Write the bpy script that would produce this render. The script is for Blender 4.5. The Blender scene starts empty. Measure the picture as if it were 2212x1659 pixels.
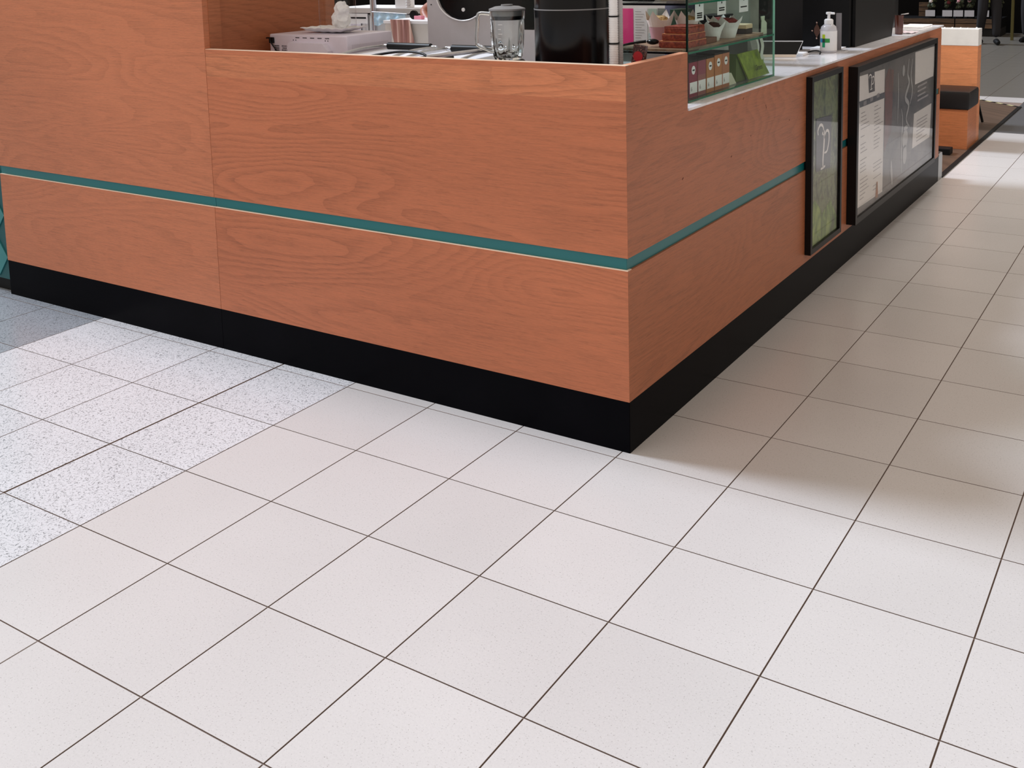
import bpy, bmesh, math, random
from mathutils import Vector, Matrix
random.seed(7)
C = bpy.context.scene.collection
sc = bpy.context.scene

# ---------------------------------------------------------------- camera, world, lights, exposure
ROT = [[0.841071, 0.540377, -0.024357], [-0.050497, 0.123269, 0.991088], [0.538563, -0.832345, 0.130965]]
LOC = (1.60662, -3.01408, 1.68951)
FPX, CX, CY = 2305.52, 1125.27, 204.67
W, H = 2212.0, 1659.0
cam = bpy.data.objects.new('camera', bpy.data.cameras.new('camera'))
C.objects.link(cam)
m = Matrix((ROT[0], ROT[1], ROT[2])).transposed().to_4x4()
m.translation = Vector(LOC)
cam.matrix_world = m
cam.data.sensor_width = 36.0
cam.data.lens = FPX / W * 36.0
cam.data.shift_x = (W / 2 - CX) / W
cam.data.shift_y = (CY - H / 2) / W
cam.data.clip_end = 200
sc.camera = cam

world = bpy.data.worlds.new('world'); sc.world = world
world.use_nodes = True
bg = world.node_tree.nodes['Background']
bg.inputs['Color'].default_value = (1.0, 0.86, 0.73, 1)
bg.inputs['Strength'].default_value = 0.58

sun = bpy.data.objects.new('skylight_sun', bpy.data.lights.new('skylight_sun', 'SUN'))
C.objects.link(sun)
sun.data.energy = 3.05
sun.data.angle = math.radians(15)
sun.data.color = (0.88, 0.99, 1.14)
el, az = math.radians(46), math.radians(3)
d = Vector((math.cos(el) * math.cos(az), math.cos(el) * math.sin(az), -math.sin(el)))
sun.rotation_euler = d.to_track_quat('-Z', 'Y').to_euler()

fill = bpy.data.objects.new('mall_skylight', bpy.data.lights.new('mall_skylight', 'AREA'))  # added fill to brighten the counter front, stands for no known source
C.objects.link(fill)
fill.data.shape = 'RECTANGLE'; fill.data.size = 9; fill.data.size_y = 5
fill.data.energy = 170
fill.data.color = (0.96, 0.98, 1.0)
fill.location = (-4, -8, 6)
fill.rotation_euler = (Vector((0, 0, 0.8)) - fill.location).to_track_quat('-Z', 'Y').to_euler()

seat_fill = bpy.data.objects.new('seating_downlight', bpy.data.lights.new('seating_downlight', 'AREA'))  # added light to brighten partition and planter, no such source is known
C.objects.link(seat_fill)
seat_fill.data.shape = 'DISK'; seat_fill.data.size = 0.9
seat_fill.data.energy = 55
seat_fill.data.color = (1.0, 0.96, 0.9)
seat_fill.location = (0.1, 4.3, 3.3)
seat_fill.rotation_euler = (Vector((-0.4, 6.6, 0.7)) - seat_fill.location).to_track_quat('-Z', 'Y').to_euler()

sc.view_settings.view_transform = 'Standard'
sc.view_settings.look = 'None'
sc.view_settings.gamma = 1
sc.view_settings.use_curve_mapping = False
sc.view_settings.exposure = 0.0

# ---------------------------------------------------------------- materials
def lin(c):
    return tuple((v / 255 / 12.92) if v / 255 <= 0.04045 else ((v / 255 + 0.055) / 1.055) ** 2.4 for v in c)
MATS = {}
def mat(name, rgb, rough=0.5, metal=0.0, spec=0.5, noise=0.0, nscale=20, coat=0.0):
    """plain procedural material; colour is sRGB albedo, varied by a soft noise"""
    if name in MATS: return MATS[name]
    m = bpy.data.materials.new(name); m.use_nodes = True
    nt = m.node_tree; b = nt.nodes['Principled BSDF']
    c = lin(rgb)
    b.inputs['Roughness'].default_value = rough
    b.inputs['Metallic'].default_value = metal
    b.inputs['Specular IOR Level'].default_value = spec
    b.inputs['Coat Weight'].default_value = coat
    tc = nt.nodes.new('ShaderNodeTexCoord'); n = nt.nodes.new('ShaderNodeTexNoise')
    n.inputs['Scale'].default_value = nscale; n.inputs['Detail'].default_value = 3
    nt.links.new(tc.outputs['Object'], n.inputs['Vector'])
    r = nt.nodes.new('ShaderNodeMapRange')
    a = noise if noise else 0.03
    r.inputs['To Min'].default_value = 1 - a; r.inputs['To Max'].default_value = 1 + a
    r.inputs['From Min'].default_value = 0.3; r.inputs['From Max'].default_value = 0.7
    nt.links.new(n.outputs['Fac'], r.inputs['Value'])
    mx = nt.nodes.new('ShaderNodeVectorMath'); mx.operation = 'SCALE'
    mx.inputs[0].default_value = c
    nt.links.new(r.outputs['Result'], mx.inputs['Scale'])
    nt.links.new(mx.outputs['Vector'], b.inputs['Base Color'])
    MATS[name] = m
    return m

class NT:
    def __init__(s, name):
        s.m = bpy.data.materials.new(name); s.m.use_nodes = True
        s.t = s.m.node_tree; s.b = s.t.nodes['Principled BSDF']
    def n(s, typ, **kw):
        x = s.t.nodes.new('ShaderNode' + typ)
        for k, v in kw.items():
            if k in ('operation', 'blend_type', 'data_type', 'feature', 'noise_dimensions', 'interpolation_type'): setattr(x, k, v)
            else: x.inputs[k.replace('_', ' ')].default_value = v
        return x
    def l(s, a, b): s.t.links.new(a, b)
    def math(s, op, a, b=None, clamp=False):
        x = s.t.nodes.new('ShaderNodeMath'); x.operation = op; x.use_clamp = clamp
        for i, v in enumerate((a, b)):
            if v is None: continue
            if isinstance(v, (int, float)): x.inputs[i].default_value = v
            else: s.l(v, x.inputs[i])
        return x.outputs[0]
    def rng(s, v, a, b, c, d, smooth=False):
        x = s.t.nodes.new('ShaderNodeMapRange')
        if smooth: x.interpolation_type = 'SMOOTHSTEP'
        for i, k in enumerate((a, b, c, d)): x.inputs[i + 1].default_value = k
        s.l(v, x.inputs[0]); return x.outputs[0]
    def mix(s, f, a, b):
        x = s.t.nodes.new('ShaderNodeMix'); x.data_type = 'RGBA'
        if isinstance(f, (int, float)): x.inputs[0].default_value = f
        else: s.l(f, x.inputs[0])
        for i, v in ((6, a), (7, b)):
            if isinstance(v, tuple): x.inputs[i].default_value = (*v[:3], 1)
            else: s.l(v, x.inputs[i])
        return x.outputs[2]
    def scaled(s, src, sc3, off=(0, 0, 0)):
        x = s.t.nodes.new('ShaderNodeMapping')
        x.inputs['Scale'].default_value = sc3; x.inputs['Location'].default_value = off
        s.l(src, x.inputs['Vector']); return x.outputs[0]
    def noise(s, vec, scale, detail=2, rough=0.5, dist=0.0):
        x = s.n('TexNoise', Scale=scale, Detail=detail, Roughness=rough, Distortion=dist)
        s.l(vec, x.inputs['Vector']); return x.outputs['Fac']

def wood(name, rgb, seed=0.0, contrast=1.0, dark=None, rough=0.42):
    """veneer laminate: horizontal fibres plus cathedral figure"""
    k = NT(name); base = lin(rgb)
    g = k.n('NewGeometry'); sp = k.n('SeparateXYZ'); k.l(g.outputs['Position'], sp.inputs[0])
    u = k.math('ADD', sp.outputs[0], sp.outputs[1])
    cb = k.n('CombineXYZ'); k.l(u, cb.inputs[0]); k.l(sp.outputs[2], cb.inputs[2])
    cb.inputs[1].default_value = seed
    v = cb.outputs[0]
    big = k.noise(k.scaled(v, (0.5, 1, 2.8)), 1.0, 1.0, 0.4, 0.35)
    wob = k.noise(k.scaled(v, (4, 1, 14)), 1.0, 2, 0.5)
    ph = k.math('ADD', k.math('MULTIPLY', big, 27.0), k.math('MULTIPLY', wob, 1.3))
    fr = k.math('FRACT', ph)
    band = k.rng(fr, 0.0, 1.0, 0.0, 1.0)
    line = k.math('POWER', band, 4.0)                       # thin dark late-wood line
    soft = k.math('SINE', k.math('MULTIPLY', ph, 6.2832))
    streak = k.noise(k.scaled(v, (7, 1, 190)), 1.0, 3, 0.6)
    fine = k.noise(k.scaled(v, (40, 1, 600)), 1.0, 2, 0.6)
    tone = k.noise(k.scaled(v, (0.5, 1, 1.3), (3, 0, 1)), 1.0, 2, 0.5)
    msk = k.rng(k.noise(k.scaled(v, (1.0, 1, 2.0), (7, 0, 4)), 1.0, 1), 0.35, 0.6, 0.25, 1.0, True)
    f = k.math('MULTIPLY', k.math('ADD', k.math('MULTIPLY', line, -0.20 * contrast), k.math('MULTIPLY', soft, 0.05 * contrast)), msk)
    f = k.math('ADD', f, k.rng(streak, 0.3, 0.7, -0.14, 0.14))
    f = k.math('ADD', f, k.rng(fine, 0.3, 0.7, -0.10, 0.10))
    f = k.math('ADD', f, k.rng(tone, 0.3, 0.7, -0.10, 0.10))
    pore = k.rng(k.noise(k.scaled(v, (16, 1, 420), (1, 0, 6)), 1.0, 2, 0.5), 0.60, 0.70, 0.0, -0.22, True)
    f = k.math('ADD', f, pore)
    f = k.math('ADD', f, 1.0)
    d2 = k.n('VectorMath', operation='SCALE'); d2.inputs[0].default_value = base; k.l(f, d2.inputs['Scale'])
    red = tuple((a * q) for a, q in zip(base, (1.0, 0.86, 0.78)))
    col = k.mix(k.rng(streak, 0.35, 0.65, 0.0, 0.35), d2.outputs[0], red)
    k.l(col, k.b.inputs['Base Color'])
    k.b.inputs['Roughness'].default_value = rough
    k.b.inputs['Specular IOR Level'].default_value = 0.35
    bp = k.n('Bump', Strength=0.08, Distance=0.001); k.l(streak, bp.inputs['Height']); k.l(bp.outputs[0], k.b.inputs['Normal'])
    MATS[name] = k.m
    return k.m

def tile_mat(name, rgb, kind):
    k = NT(name); base = lin(rgb)
    g = k.n('NewGeometry'); v = g.outputs['Position']
    oi = k.n('ObjectInfo')
    rnd = k.rng(oi.outputs['Random'], 0, 1, -0.03, 0.03)
    cloud = k.rng(k.noise(v, 1.7, 3), 0.3, 0.7, -0.03, 0.03)
    if kind == 'plain':
        grain = k.rng(k.noise(v, 170, 3, 0.6), 0.3, 0.7, -0.035, 0.035)
        dots = k.rng(k.noise(k.scaled(v, (1, 1, 1), (3, 5, 0)), 250, 1, 0.5), 0.70, 0.75, 0, 1, True)
        dots2 = k.rng(k.noise(k.scaled(v, (1, 1, 1), (9, 1, 2)), 210, 0, 0.4), 0.27, 0.235, 0, 1, True)
        f = k.math('ADD', k.math('ADD', k.math('ADD', rnd, cloud), grain), 1.0)
        dd = k.math('MAXIMUM', dots, k.math('MULTIPLY', dots2, 0.5))
        amt = k.math('MULTIPLY', dd, 0.55)
        dark = lin((105, 100, 94))
    else:
        grain = k.rng(k.noise(v, 120, 3, 0.6), 0.3, 0.7, -0.05, 0.05)
        n1 = k.noise(v, 78, 1.4, 0.55, 0.5)
        worm = k.rng(k.math('ABSOLUTE', k.math('SUBTRACT', n1, 0.5)), 0.012, 0.034, 1, 0, True)
        m2 = k.rng(k.noise(k.scaled(v, (1, 1, 1), (4, 2, 0)), 95, 1), 0.36, 0.50, 0, 1, True)
        f = k.math('ADD', k.math('ADD', k.math('ADD', rnd, cloud), grain), 1.0)
        amt = k.math('MULTIPLY', k.math('MULTIPLY', worm, m2), 0.74)
        dark = lin((92, 96, 98)) if kind == 'speckle' else lin((50, 54, 60))
    d2 = k.n('VectorMath', operation='SCALE'); d2.inputs[0].default_value = base; k.l(f, d2.inputs['Scale'])
    k.l(k.mix(amt, d2.outputs[0], dark), k.b.inputs['Base Color'])
    k.b.inputs['Roughness'].default_value = 0.27
    k.b.inputs['Specular IOR Level'].default_value = 0.5
    MATS[name] = k.m
    return k.m

def thin_glass(name, tint=(0.9, 0.97, 0.94), spec=1.0):
    k = NT(name); k.t.nodes.remove(k.b)
    tr = k.n('BsdfTransparent'); tr.inputs[0].default_value = (*tint, 1)
    gl = k.n('BsdfGlossy', Roughness=0.03); lw = k.n('LayerWeight', Blend=0.5)
    fz = k.math('ADD', k.math('MULTIPLY', k.math('POWER', lw.outputs['Facing'], 5.0), 0.6), 0.025)
    mx = k.n('MixShader'); k.l(fz, mx.inputs[0]); k.l(tr.outputs[0], mx.inputs[1]); k.l(gl.outputs[0], mx.inputs[2])
    k.l(mx.outputs[0], k.t.nodes['Material Output'].inputs[0])
    MATS[name] = k.m; return k.m

def clear_glass(name):
    k = NT(name)
    k.b.inputs['Base Color'].default_value = (0.96, 0.99, 0.98, 1)
    k.b.inputs['Transmission Weight'].default_value = 1.0
    k.b.inputs['Roughness'].default_value = 0.02
    k.b.inputs['IOR'].default_value = 1.45
    MATS[name] = k.m; return k.m

def noisy(name, cols, scale=(1, 1, 1), nscale=10, detail=4, rough=0.6, dist=0.5, spec=0.5):
    """colour ramp over noise: prints, crumble, foliage"""
    k = NT(name); tc = k.n('TexCoord')
    n = k.noise(k.scaled(tc.outputs['Object'], scale), nscale, detail, 0.6, dist)
    r = k.n('ValToRGB'); k.l(n, r.inputs[0])
    e = r.color_ramp.elements
    lo, hi = 0.32, 0.68
    e[0].position = lo; e[0].color = (*lin(cols[0]), 1)
    e[1].position = hi; e[1].color = (*lin(cols[-1]), 1)
    for i, c in enumerate(cols[1:-1]):
        q = e.new(lo + (hi - lo) * (i + 1) / (len(cols) - 1)); q.color = (*lin(c), 1)
    k.l(r.outputs[0], k.b.inputs['Base Color'])
    k.b.inputs['Roughness'].default_value = rough
    k.b.inputs['Specular IOR Level'].default_value = spec
    MATS[name] = k.m; return k.m

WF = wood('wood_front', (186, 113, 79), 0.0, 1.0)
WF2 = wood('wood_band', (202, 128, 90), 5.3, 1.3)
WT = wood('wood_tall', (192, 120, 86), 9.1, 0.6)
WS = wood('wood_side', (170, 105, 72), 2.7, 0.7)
WB = wood('wood_bench', (192, 120, 78), 12.7, 0.6)
WP = wood('wood_partition_lit', (214, 142, 98), 15.7, 0.5)  # paler wood: the extra light on the partition is put into its colour
WK = wood('wood_dark_deck', (92, 74, 62), 21.0, 1.5)
TB = tile_mat('tile_beige', (207, 203, 202), 'plain')
TS = tile_mat('tile_speckled', (218, 218, 222), 'speckle')
TD = tile_mat('tile_grey_speckled', (158, 163, 170), 'dark')
TG = mat('tile_far_grey', (112, 108, 102), 0.3, noise=0.08, nscale=60)
TDK = mat('tile_far_dark', (92, 92, 94), 0.35, noise=0.1, nscale=60)
GROUT = mat('grout', (136, 120, 112), 0.9, spec=0.05)
PLINTH_IOR = 1.09
TEAL = mat('teal_laminate', (22, 108, 112), 0.3, noise=0.06, nscale=3)
TEALT = mat('teal_tile', (52, 132, 134), 0.35, noise=0.1, nscale=5)
TEALD = mat('teal_dark', (18, 84, 88), 0.5)
PLINTH = mat('plinth_black', (9, 9, 13), 0.28, spec=0.5, noise=0.2, nscale=4)
PLINTH.node_tree.nodes['Principled BSDF'].inputs['IOR'].default_value = PLINTH_IOR
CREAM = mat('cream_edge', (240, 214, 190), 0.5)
EDGE = mat('laminate_edge', (226, 160, 126), 0.5)
WHITE = mat('white_plastic', (232, 228, 232), 0.35)
WHITELAM = mat('white_laminate', (236, 234, 232), 0.3)
PAPER = mat('paper_white', (236, 236, 238), 0.7)
BLACK = mat('black_plastic', (10, 10, 12), 0.4, spec=0.25)
BLACKG = mat('black_gloss', (8, 9, 13), 0.2, spec=0.3)
BLACKM = mat('black_matte', (14, 14, 16), 0.6, spec=0.2)
STEEL = mat('brushed_steel', (200, 200, 204), 0.28, 0.9, noise=0.06, nscale=60)
GREYP = mat('grey_panel', (196, 192, 196), 0.42)
GREYM = mat('mid_grey', (128, 128, 130), 0.4)
LEATHER = mat('black_leather', (18, 16, 17), 0.42, spec=0.35, noise=0.1, nscale=90)
GLASS = thin_glass('pane_glass', (0.95, 0.99, 0.975))
GLASSJ = thin_glass('jar_glass', (0.985, 0.99, 0.99))
GLASSR = clear_glass('thick_glass')
GEDGE = mat('glass_edge_green', (20, 110, 84), 0.12)
GEDGEL = mat('glass_edge_pale', (140, 200, 180), 0.15)
DGREEN = mat('glass_edge_dark', (8, 34, 28), 0.15)

def marble():
    k = NT('marble'); g = k.n('NewGeometry')
    v = k.scaled(g.outputs['Position'], (3.5, 1.2, 1))
    n = k.noise(v, 2.2, 5, 0.6, 1.6)
    vein = k.rng(k.math('ABSOLUTE', k.math('SUBTRACT', n, 0.5)), 0.0, 0.05, 1, 0, True)
    k.l(k.mix(k.math('MULTIPLY', vein, 0.16), lin((244, 242, 246)), lin((150, 148, 150))), k.b.inputs['Base Color'])
    k.b.inputs['Roughness'].default_value = 0.15
    MATS['marble'] = k.m; return k.m
MARBLE = marble()

# ---------------------------------------------------------------- geometry helpers
def tag(o, label=None, cat=None, group=None, kind=None):
    if label: o['label'] = label
    if cat: o['category'] = cat
    if group: o['group'] = group
    if kind: o['kind'] = kind
    return o
def thing(name, label, cat, loc=(0, 0, 0), group=None, kind=None, rotz=0.0):
    o = bpy.data.objects.new(name, None); C.objects.link(o)
    o.empty_display_size = 0.05
    o.location = loc; o.rotation_euler = (0, 0, rotz)
    return tag(o, label, cat, group, kind)
class MB:
    """collects shapes (world coordinates) and links them as ONE mesh"""
    def __init__(s): s.bm = bmesh.new()
    def box(s, x0, x1, y0, y1, z0, z1, bev=0.0, rot=None, at=None):
        r = bmesh.ops.create_cube(s.bm, size=1.0); vs = r['verts']
        for v in vs:
            v.co = Vector(((x0 + x1) / 2 + v.co.x * (x1 - x0), (y0 + y1) / 2 + v.co.y * (y1 - y0), (z0 + z1) / 2 + v.co.z * (z1 - z0)))
        if bev:
            es = list({e for v in vs for e in v.link_edges})
            r2 = bmesh.ops.bevel(s.bm, geom=es, offset=bev, segments=2, affect='EDGES', profile=0.6)
            vs = list({v for f in r2['faces'] for v in f.verts} | {v for v in vs if v.is_valid})
        if rot is not None:
            bmesh.ops.rotate(s.bm, verts=[v for v in vs if v.is_valid], cent=at or ((x0+x1)/2, (y0+y1)/2, (z0+z1)/2), matrix=rot)
        return s
    def poly(s, pts, vec):
        """extrude the planar polygon pts by vec"""
        vs = [s.bm.verts.new(p) for p in pts]; f = s.bm.faces.new(vs)
        vec = Vector(vec)
        top = [s.bm.verts.new(Vector(p) + vec) for p in pts]
        s.bm.faces.new(list(reversed(top)))
        n = len(pts)
        for i in range(n): s.bm.faces.new([vs[(i + 1) % n], vs[i], top[i], top[(i + 1) % n]])
        return s
    def lathe(s, prof, c, seg=32, axis='Z', squash=1.0):
        rings = []
        for r, z in prof:
            ring = []
            for i in range(seg):
                a = 2 * math.pi * i / seg
                if axis == 'Z': p = (c[0] + r * math.cos(a), c[1] + squash * r * math.sin(a), c[2] + z)
                elif axis == 'Y': p = (c[0] + r * math.cos(a), c[1] + z, c[2] + squash * r * math.sin(a))
                else: p = (c[0] + z, c[1] + r * math.cos(a), c[2] + squash * r * math.sin(a))
                ring.append(s.bm.verts.new(p))
            rings.append(ring)
        for a, b in zip(rings, rings[1:]):
            for i in range(seg): s.bm.faces.new((a[i], a[(i + 1) % seg], b[(i + 1) % seg], b[i]))
        if prof[0][0] > 1e-5: s.bm.faces.new(list(reversed(rings[0])))
        if prof[-1][0] > 1e-5: s.bm.faces.new(rings[-1])
        return s
    def tube(s, pts, r, seg=10, rs=None):
        pts = [Vector(p) for p in pts]; rings = []; up = Vector((0.13, 0.21, 0.97))
        for i, p in enumerate(pts):
            t = (pts[min(i + 1, len(pts) - 1)] - pts[max(i - 1, 0)]).normalized()
            u = t.cross(up)
            if u.length < 0.05: u = t.cross(Vector((1, 0, 0)))
            u.normalize(); w = t.cross(u); rr = rs[i] if rs else r
            rings.append([s.bm.verts.new(p + rr * (math.cos(2 * math.pi * j / seg) * u + math.sin(2 * math.pi * j / seg) * w)) for j in range(seg)])
        for a, b in zip(rings, rings[1:]):
            for i in range(seg): s.bm.faces.new((a[i], a[(i + 1) % seg], b[(i + 1) % seg], b[i]))
        s.bm.faces.new(list(reversed(rings[0]))); s.bm.faces.new(rings[-1])
        return s
    def ball(s, c, r, sub=2, sx=1, sy=1, sz=1, jit=0.0):
        q = bmesh.ops.create_icosphere(s.bm, subdivisions=sub, radius=1.0)
        for v in q['verts']:
            k = 1 + random.uniform(-jit, jit)
            v.co = Vector((c[0] + v.co.x * r * sx * k, c[1] + v.co.y * r * sy * k, c[2] + v.co.z * r * sz * k))
        return s
    def grid(s, fn, nu, nv, thick=None):
        vs = [[s.bm.verts.new(fn(i / nu, j / nv)) for j in range(nv + 1)] for i in range(nu + 1)]
        for i in range(nu):
            for j in range(nv): s.bm.faces.new((vs[i][j], vs[i + 1][j], vs[i + 1][j + 1], vs[i][j + 1]))
        return s
    def build(s, name, material, parent=None, smooth=False, solid=0.0):
        me = bpy.data.meshes.new(name)
        if solid:
            bmesh.ops.recalc_face_normals(s.bm, faces=s.bm.faces)
            bmesh.ops.solidify(s.bm, geom=list(s.bm.faces), thickness=solid)
        bmesh.ops.recalc_face_normals(s.bm, faces=s.bm.faces)
        if parent is not None:
            inv = world_of(parent).inverted(); s.bm.transform(inv)
            org = Vector((0, 0, 0))
        else:
            org = Vector((0, 0, 0))
            if len(s.bm.verts):
                xs = [v.co for v in s.bm.verts]
                org = Vector(((min(v.x for v in xs) + max(v.x for v in xs)) / 2, (min(v.y for v in xs) + max(v.y for v in xs)) / 2, min(v.z for v in xs)))
                s.bm.transform(Matrix.Translation(-org))
        s.bm.to_mesh(me); s.bm.free()
        me.materials.append(material)
        if smooth:
            for f in me.polygons: f.use_smooth = True
        o = bpy.data.objects.new(name, me); C.objects.link(o)
        o.location = org
        if parent is not None: o.parent = parent
        if smooth:
            try: me.set_sharp_from_angle(angle=math.radians(40))
            except Exception: pass
        return o
def world_of(o):
    mw = Matrix.Translation(o.location) @ o.rotation_euler.to_matrix().to_4x4()
    return world_of(o.parent) @ mw if o.parent else mw
def box(name, x0, x1, y0, y1, z0, z1, material, parent=None, bev=0.0):
    return MB().box(x0, x1, y0, y1, z0, z1, bev).build(name, material, parent, smooth=False)
def text(name, s, size, loc, rot, material, parent, align='CENTER', extrude=0.0004, shear=0.0):
    cu = bpy.data.curves.new(name, 'FONT'); cu.body = s; cu.size = size; cu.align_x = align; cu.align_y = 'CENTER'
    cu.extrude = extrude; cu.shear = shear; cu.resolution_u = 3
    t = bpy.data.objects.new(name, cu); C.objects.link(t)
    dg = bpy.context.evaluated_depsgraph_get(); dg.update()
    me = bpy.data.meshes.new_from_object(t.evaluated_get(dg))
    bpy.data.objects.remove(t)
    me.materials.clear(); me.materials.append(material)
    mw = Matrix.Translation(loc) @ rot.to_matrix().to_4x4()
    me.transform(world_of(parent).inverted() @ mw if parent else mw)
    o = bpy.data.objects.new(name, me); C.objects.link(o); o.parent = parent
    return o
from mathutils import Euler
FACE_X = Euler((math.radians(90), 0, math.radians(90)))     # lettering on a face that looks along +X
FACE_Y = Euler((math.radians(90), 0, 0))                     # lettering on a face that looks along -Y
def ribbon(pts, widths, normal_axis, off):
    """flat stroke with varying width; pts are (a,b) pairs -> quads"""
    mb = MB(); n = len(pts); L = []; Rr = []
    for i, (a, b) in enumerate(pts):
        p0 = pts[max(i - 1, 0)]; p1 = pts[min(i + 1, n - 1)]
        tx, ty = p1[0] - p0[0], p1[1] - p0[1]; k = math.hypot(tx, ty) or 1
        nx, ny = -ty / k, tx / k; w = widths[i] / 2
        for lst, sg in ((L, 1), (Rr, -1)):
            q = (a + sg * nx * w, b + sg * ny * w)
            lst.append((off, q[0], q[1]) if normal_axis == 'X' else (q[0], off, q[1]))
    vl = [mb.bm.verts.new(p) for p in L]; vr = [mb.bm.verts.new(p) for p in Rr]
    for i in range(n - 1): mb.bm.faces.new((vl[i], vl[i + 1], vr[i + 1], vr[i]))
    return mb
def catmull(pts, k=6):
    out = []
    P = [pts[0]] + list(pts) + [pts[-1]]
    for i in range(1, len(P) - 2):
        for j in range(k):
            t = j / k
            out.append(tuple(0.5 * ((2 * b) + (-a + c) * t + (2 * a - 5 * b + 4 * c - d) * t * t + (-a + 3 * b - 3 * c + d) * t ** 3)
                             for a, b, c, d in zip(P[i - 1], P[i], P[i + 1], P[i + 2])))
    out.append(tuple(pts[-1])); return out

# ================================================================ FLOOR
T = 0.4
floor = MB().box(-24, 8, -6, 24, -0.06, -0.0035).build('floor', GROUT)
floor['kind'] = 'structure'
def kind_of(i, j):
    if j >= 24: return 'far'
    if j >= 18 and i >= 0: return 'fdark'
    if i < -7: return 'dark'
    if i < -3: return 'speckle'
    return 'plain'
def project(x, y):
    v = Vector((x, y, 0)) - Vector(LOC)
    a = [sum(r[q] * v[q] for q in range(3)) for r in ROT]
    if a[2] > -0.3: return None
    return CX + FPX * a[0] / -a[2], CY - FPX * a[1] / -a[2]
MT = {'plain': TB, 'speckle': TS, 'dark': TD, 'far': TG, 'fdark': TDK}
def tile_mesh(gl, gr, mt):
    b = MB(); b.box(gl, T - gr, 0.002, T - 0.002, -0.02, 0)
    es = [e for e in b.bm.edges if all(abs(v.co.z) < 1e-6 for v in e.verts)]
    bmesh.ops.bevel(b.bm, geom=es, offset=0.0004, segments=1, affect='EDGES')
    me = bpy.data.meshes.new('tile'); b.bm.to_mesh(me); b.bm.free(); me.materials.append(mt); me.materials.append(GROUT)
    for f in me.polygons:
        if abs(f.normal.z) < 0.3: f.material_index = 1          # mortar on the tile flanks
    return me
TM = {k: tile_mesh(0.0019, 0.0019, m_) for k, m_ in MT.items()}
TW = tile_mesh(0.0042, 0.0022, TS); TW2 = tile_mesh(0.0022, 0.0042, TS)
rest = {k: MB() for k in MT}
cand = []
for i in range(-40, 20):
    for j in range(-15, 60):
        x, y = i * T, j * T
        if x + T < -3.9 and y + T > 0.4 and y < 9: continue
        if -3.56 < x and x + T < 0.03 and y > 0.06 and y < 9.2: continue
        c = project(x + T / 2, y + T / 2)
        vis = c is not None and -150 < c[0] < 2380 and 0 < c[1] < 1850
        cand.append((0 if vis else 1, math.hypot(x - LOC[0], y - LOC[1]), i, j))
cand.sort()
for n, (nv, dist, i, j) in enumerate(cand):
    x, y = i * T, j * T; kd = kind_of(i, j)
    if nv == 0 and n < 290:
        me = TW if i == -4 and kd == 'speckle' else TW2 if i == -5 and kd == 'speckle' else TM[kd]
        o = bpy.data.objects.new('tile', me); C.objects.link(o); o.location = (x, y, 0.0); o.parent = floor
        o.location = (x - floor.location.x, y - floor.location.y, 0 - floor.location.z)
    else:
        rest[kd].box(x + 0.0022, x + T - 0.0022, y + 0.002, y + T - 0.002, -0.02, 0)
for kd, mb in rest.items():
    o = mb.build('outer_tiles', MT[kd], floor); o['kind'] = 'stuff'

# ================================================================ FAR WALLS
wb = box('wall_back', -24, 8, 18.6, 18.8, 0, 4.5, mat('wall_unlit_shade', (12, 11, 11), 0.8, spec=0.1)); wb['kind'] = 'structure'  # near-black colour carries the darkness of the unlit shops at the back

# ================================================================ KIOSK
XC, YC = 0.03, 0.049                      # outer faces of the counter corner
XS, XL = -1.964, -3.568                   # panel seam, left end
ZK, ZL, ZU, ZT, ZB = 0.181, 0.636, 0.680, 1.322, 1.205
tall = thing('tall_counter_unit', 'tall wood-panelled counter unit left of the seam with teal groove and black plinth', 'counter', ((XS + XL) / 2, 0.1, 0))
box('plinth', XL + 0.004, XS - 0.001, YC, YC + 0.06, 0, ZK, PLINTH, tall)
box('lower_panel', XL, XS - 0.001, YC, YC + 0.03, ZK, ZL, WT, tall)
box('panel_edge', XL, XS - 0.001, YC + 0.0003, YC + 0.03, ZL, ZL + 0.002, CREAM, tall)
box('teal_strip', XL, XS - 0.001, YC + 0.009, YC + 0.03, ZL, ZU, TEAL, tall)
box('upper_panel', XL, XS - 0.001, YC, YC + 0.03, ZU, 1.95, WT, tall)
box('return_panel', XS - 0.03, XS + 0.001, YC + 0.03, 0.145, ZT - 0.25, 1.95, WS, tall)
box('side_panel', XL, XL + 0.02, YC + 0.03, 0.145, ZK, 1.95, WS, tall)

sidewall = MB().box(-2.02, -1.992, 0.145, 0.891, 0, 1.95).build('dividing_panel', WS)
tag(sidewall, 'wooden dividing panel standing behind the counter beside the microwave', 'panel')

def mitre_front(name, z0, z1, m_, parent, y0=YC, x1=XC, th=0.028):
    d_ = y0 - YC
    return MB().poly([(XS + .001, y0, z0), (x1, y0, z0), (x1 - th + d_, y0 + th - d_, z0), (XS + .001, y0 + th - d_, z0)], (0, 0, z1 - z0)).build(name, m_, parent)
fc = thing('front_counter_unit', 'front counter unit of orange wood veneer with teal groove, from seam to corner', 'counter', (-1.0, 0.1, 0))
box('plinth', XS + 0.001, XC - 0.001, YC, YC + 0.05, 0, ZK, PLINTH, fc)
mitre_front('lower_panel', ZK, ZL, WF, fc)
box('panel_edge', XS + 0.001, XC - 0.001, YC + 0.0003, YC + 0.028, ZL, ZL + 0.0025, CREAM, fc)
box('teal_strip', XS + 0.001, XC - 0.0095, YC + 0.009, YC + 0.028, ZL, ZU, TEAL, fc)
mitre_front('upper_panel', ZU, ZB, WF, fc)
mitre_front('upper_band', ZB, ZT - 0.02, WF2, fc)
mitre_front('capping', ZT - 0.0197, ZT - 0.0015, WF, fc)
box('capping_edge', XS + 0.001, XC - 0.002, YC + 0.001, YC + 0.03, ZT - 0.0015, ZT, CREAM, fc)

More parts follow.
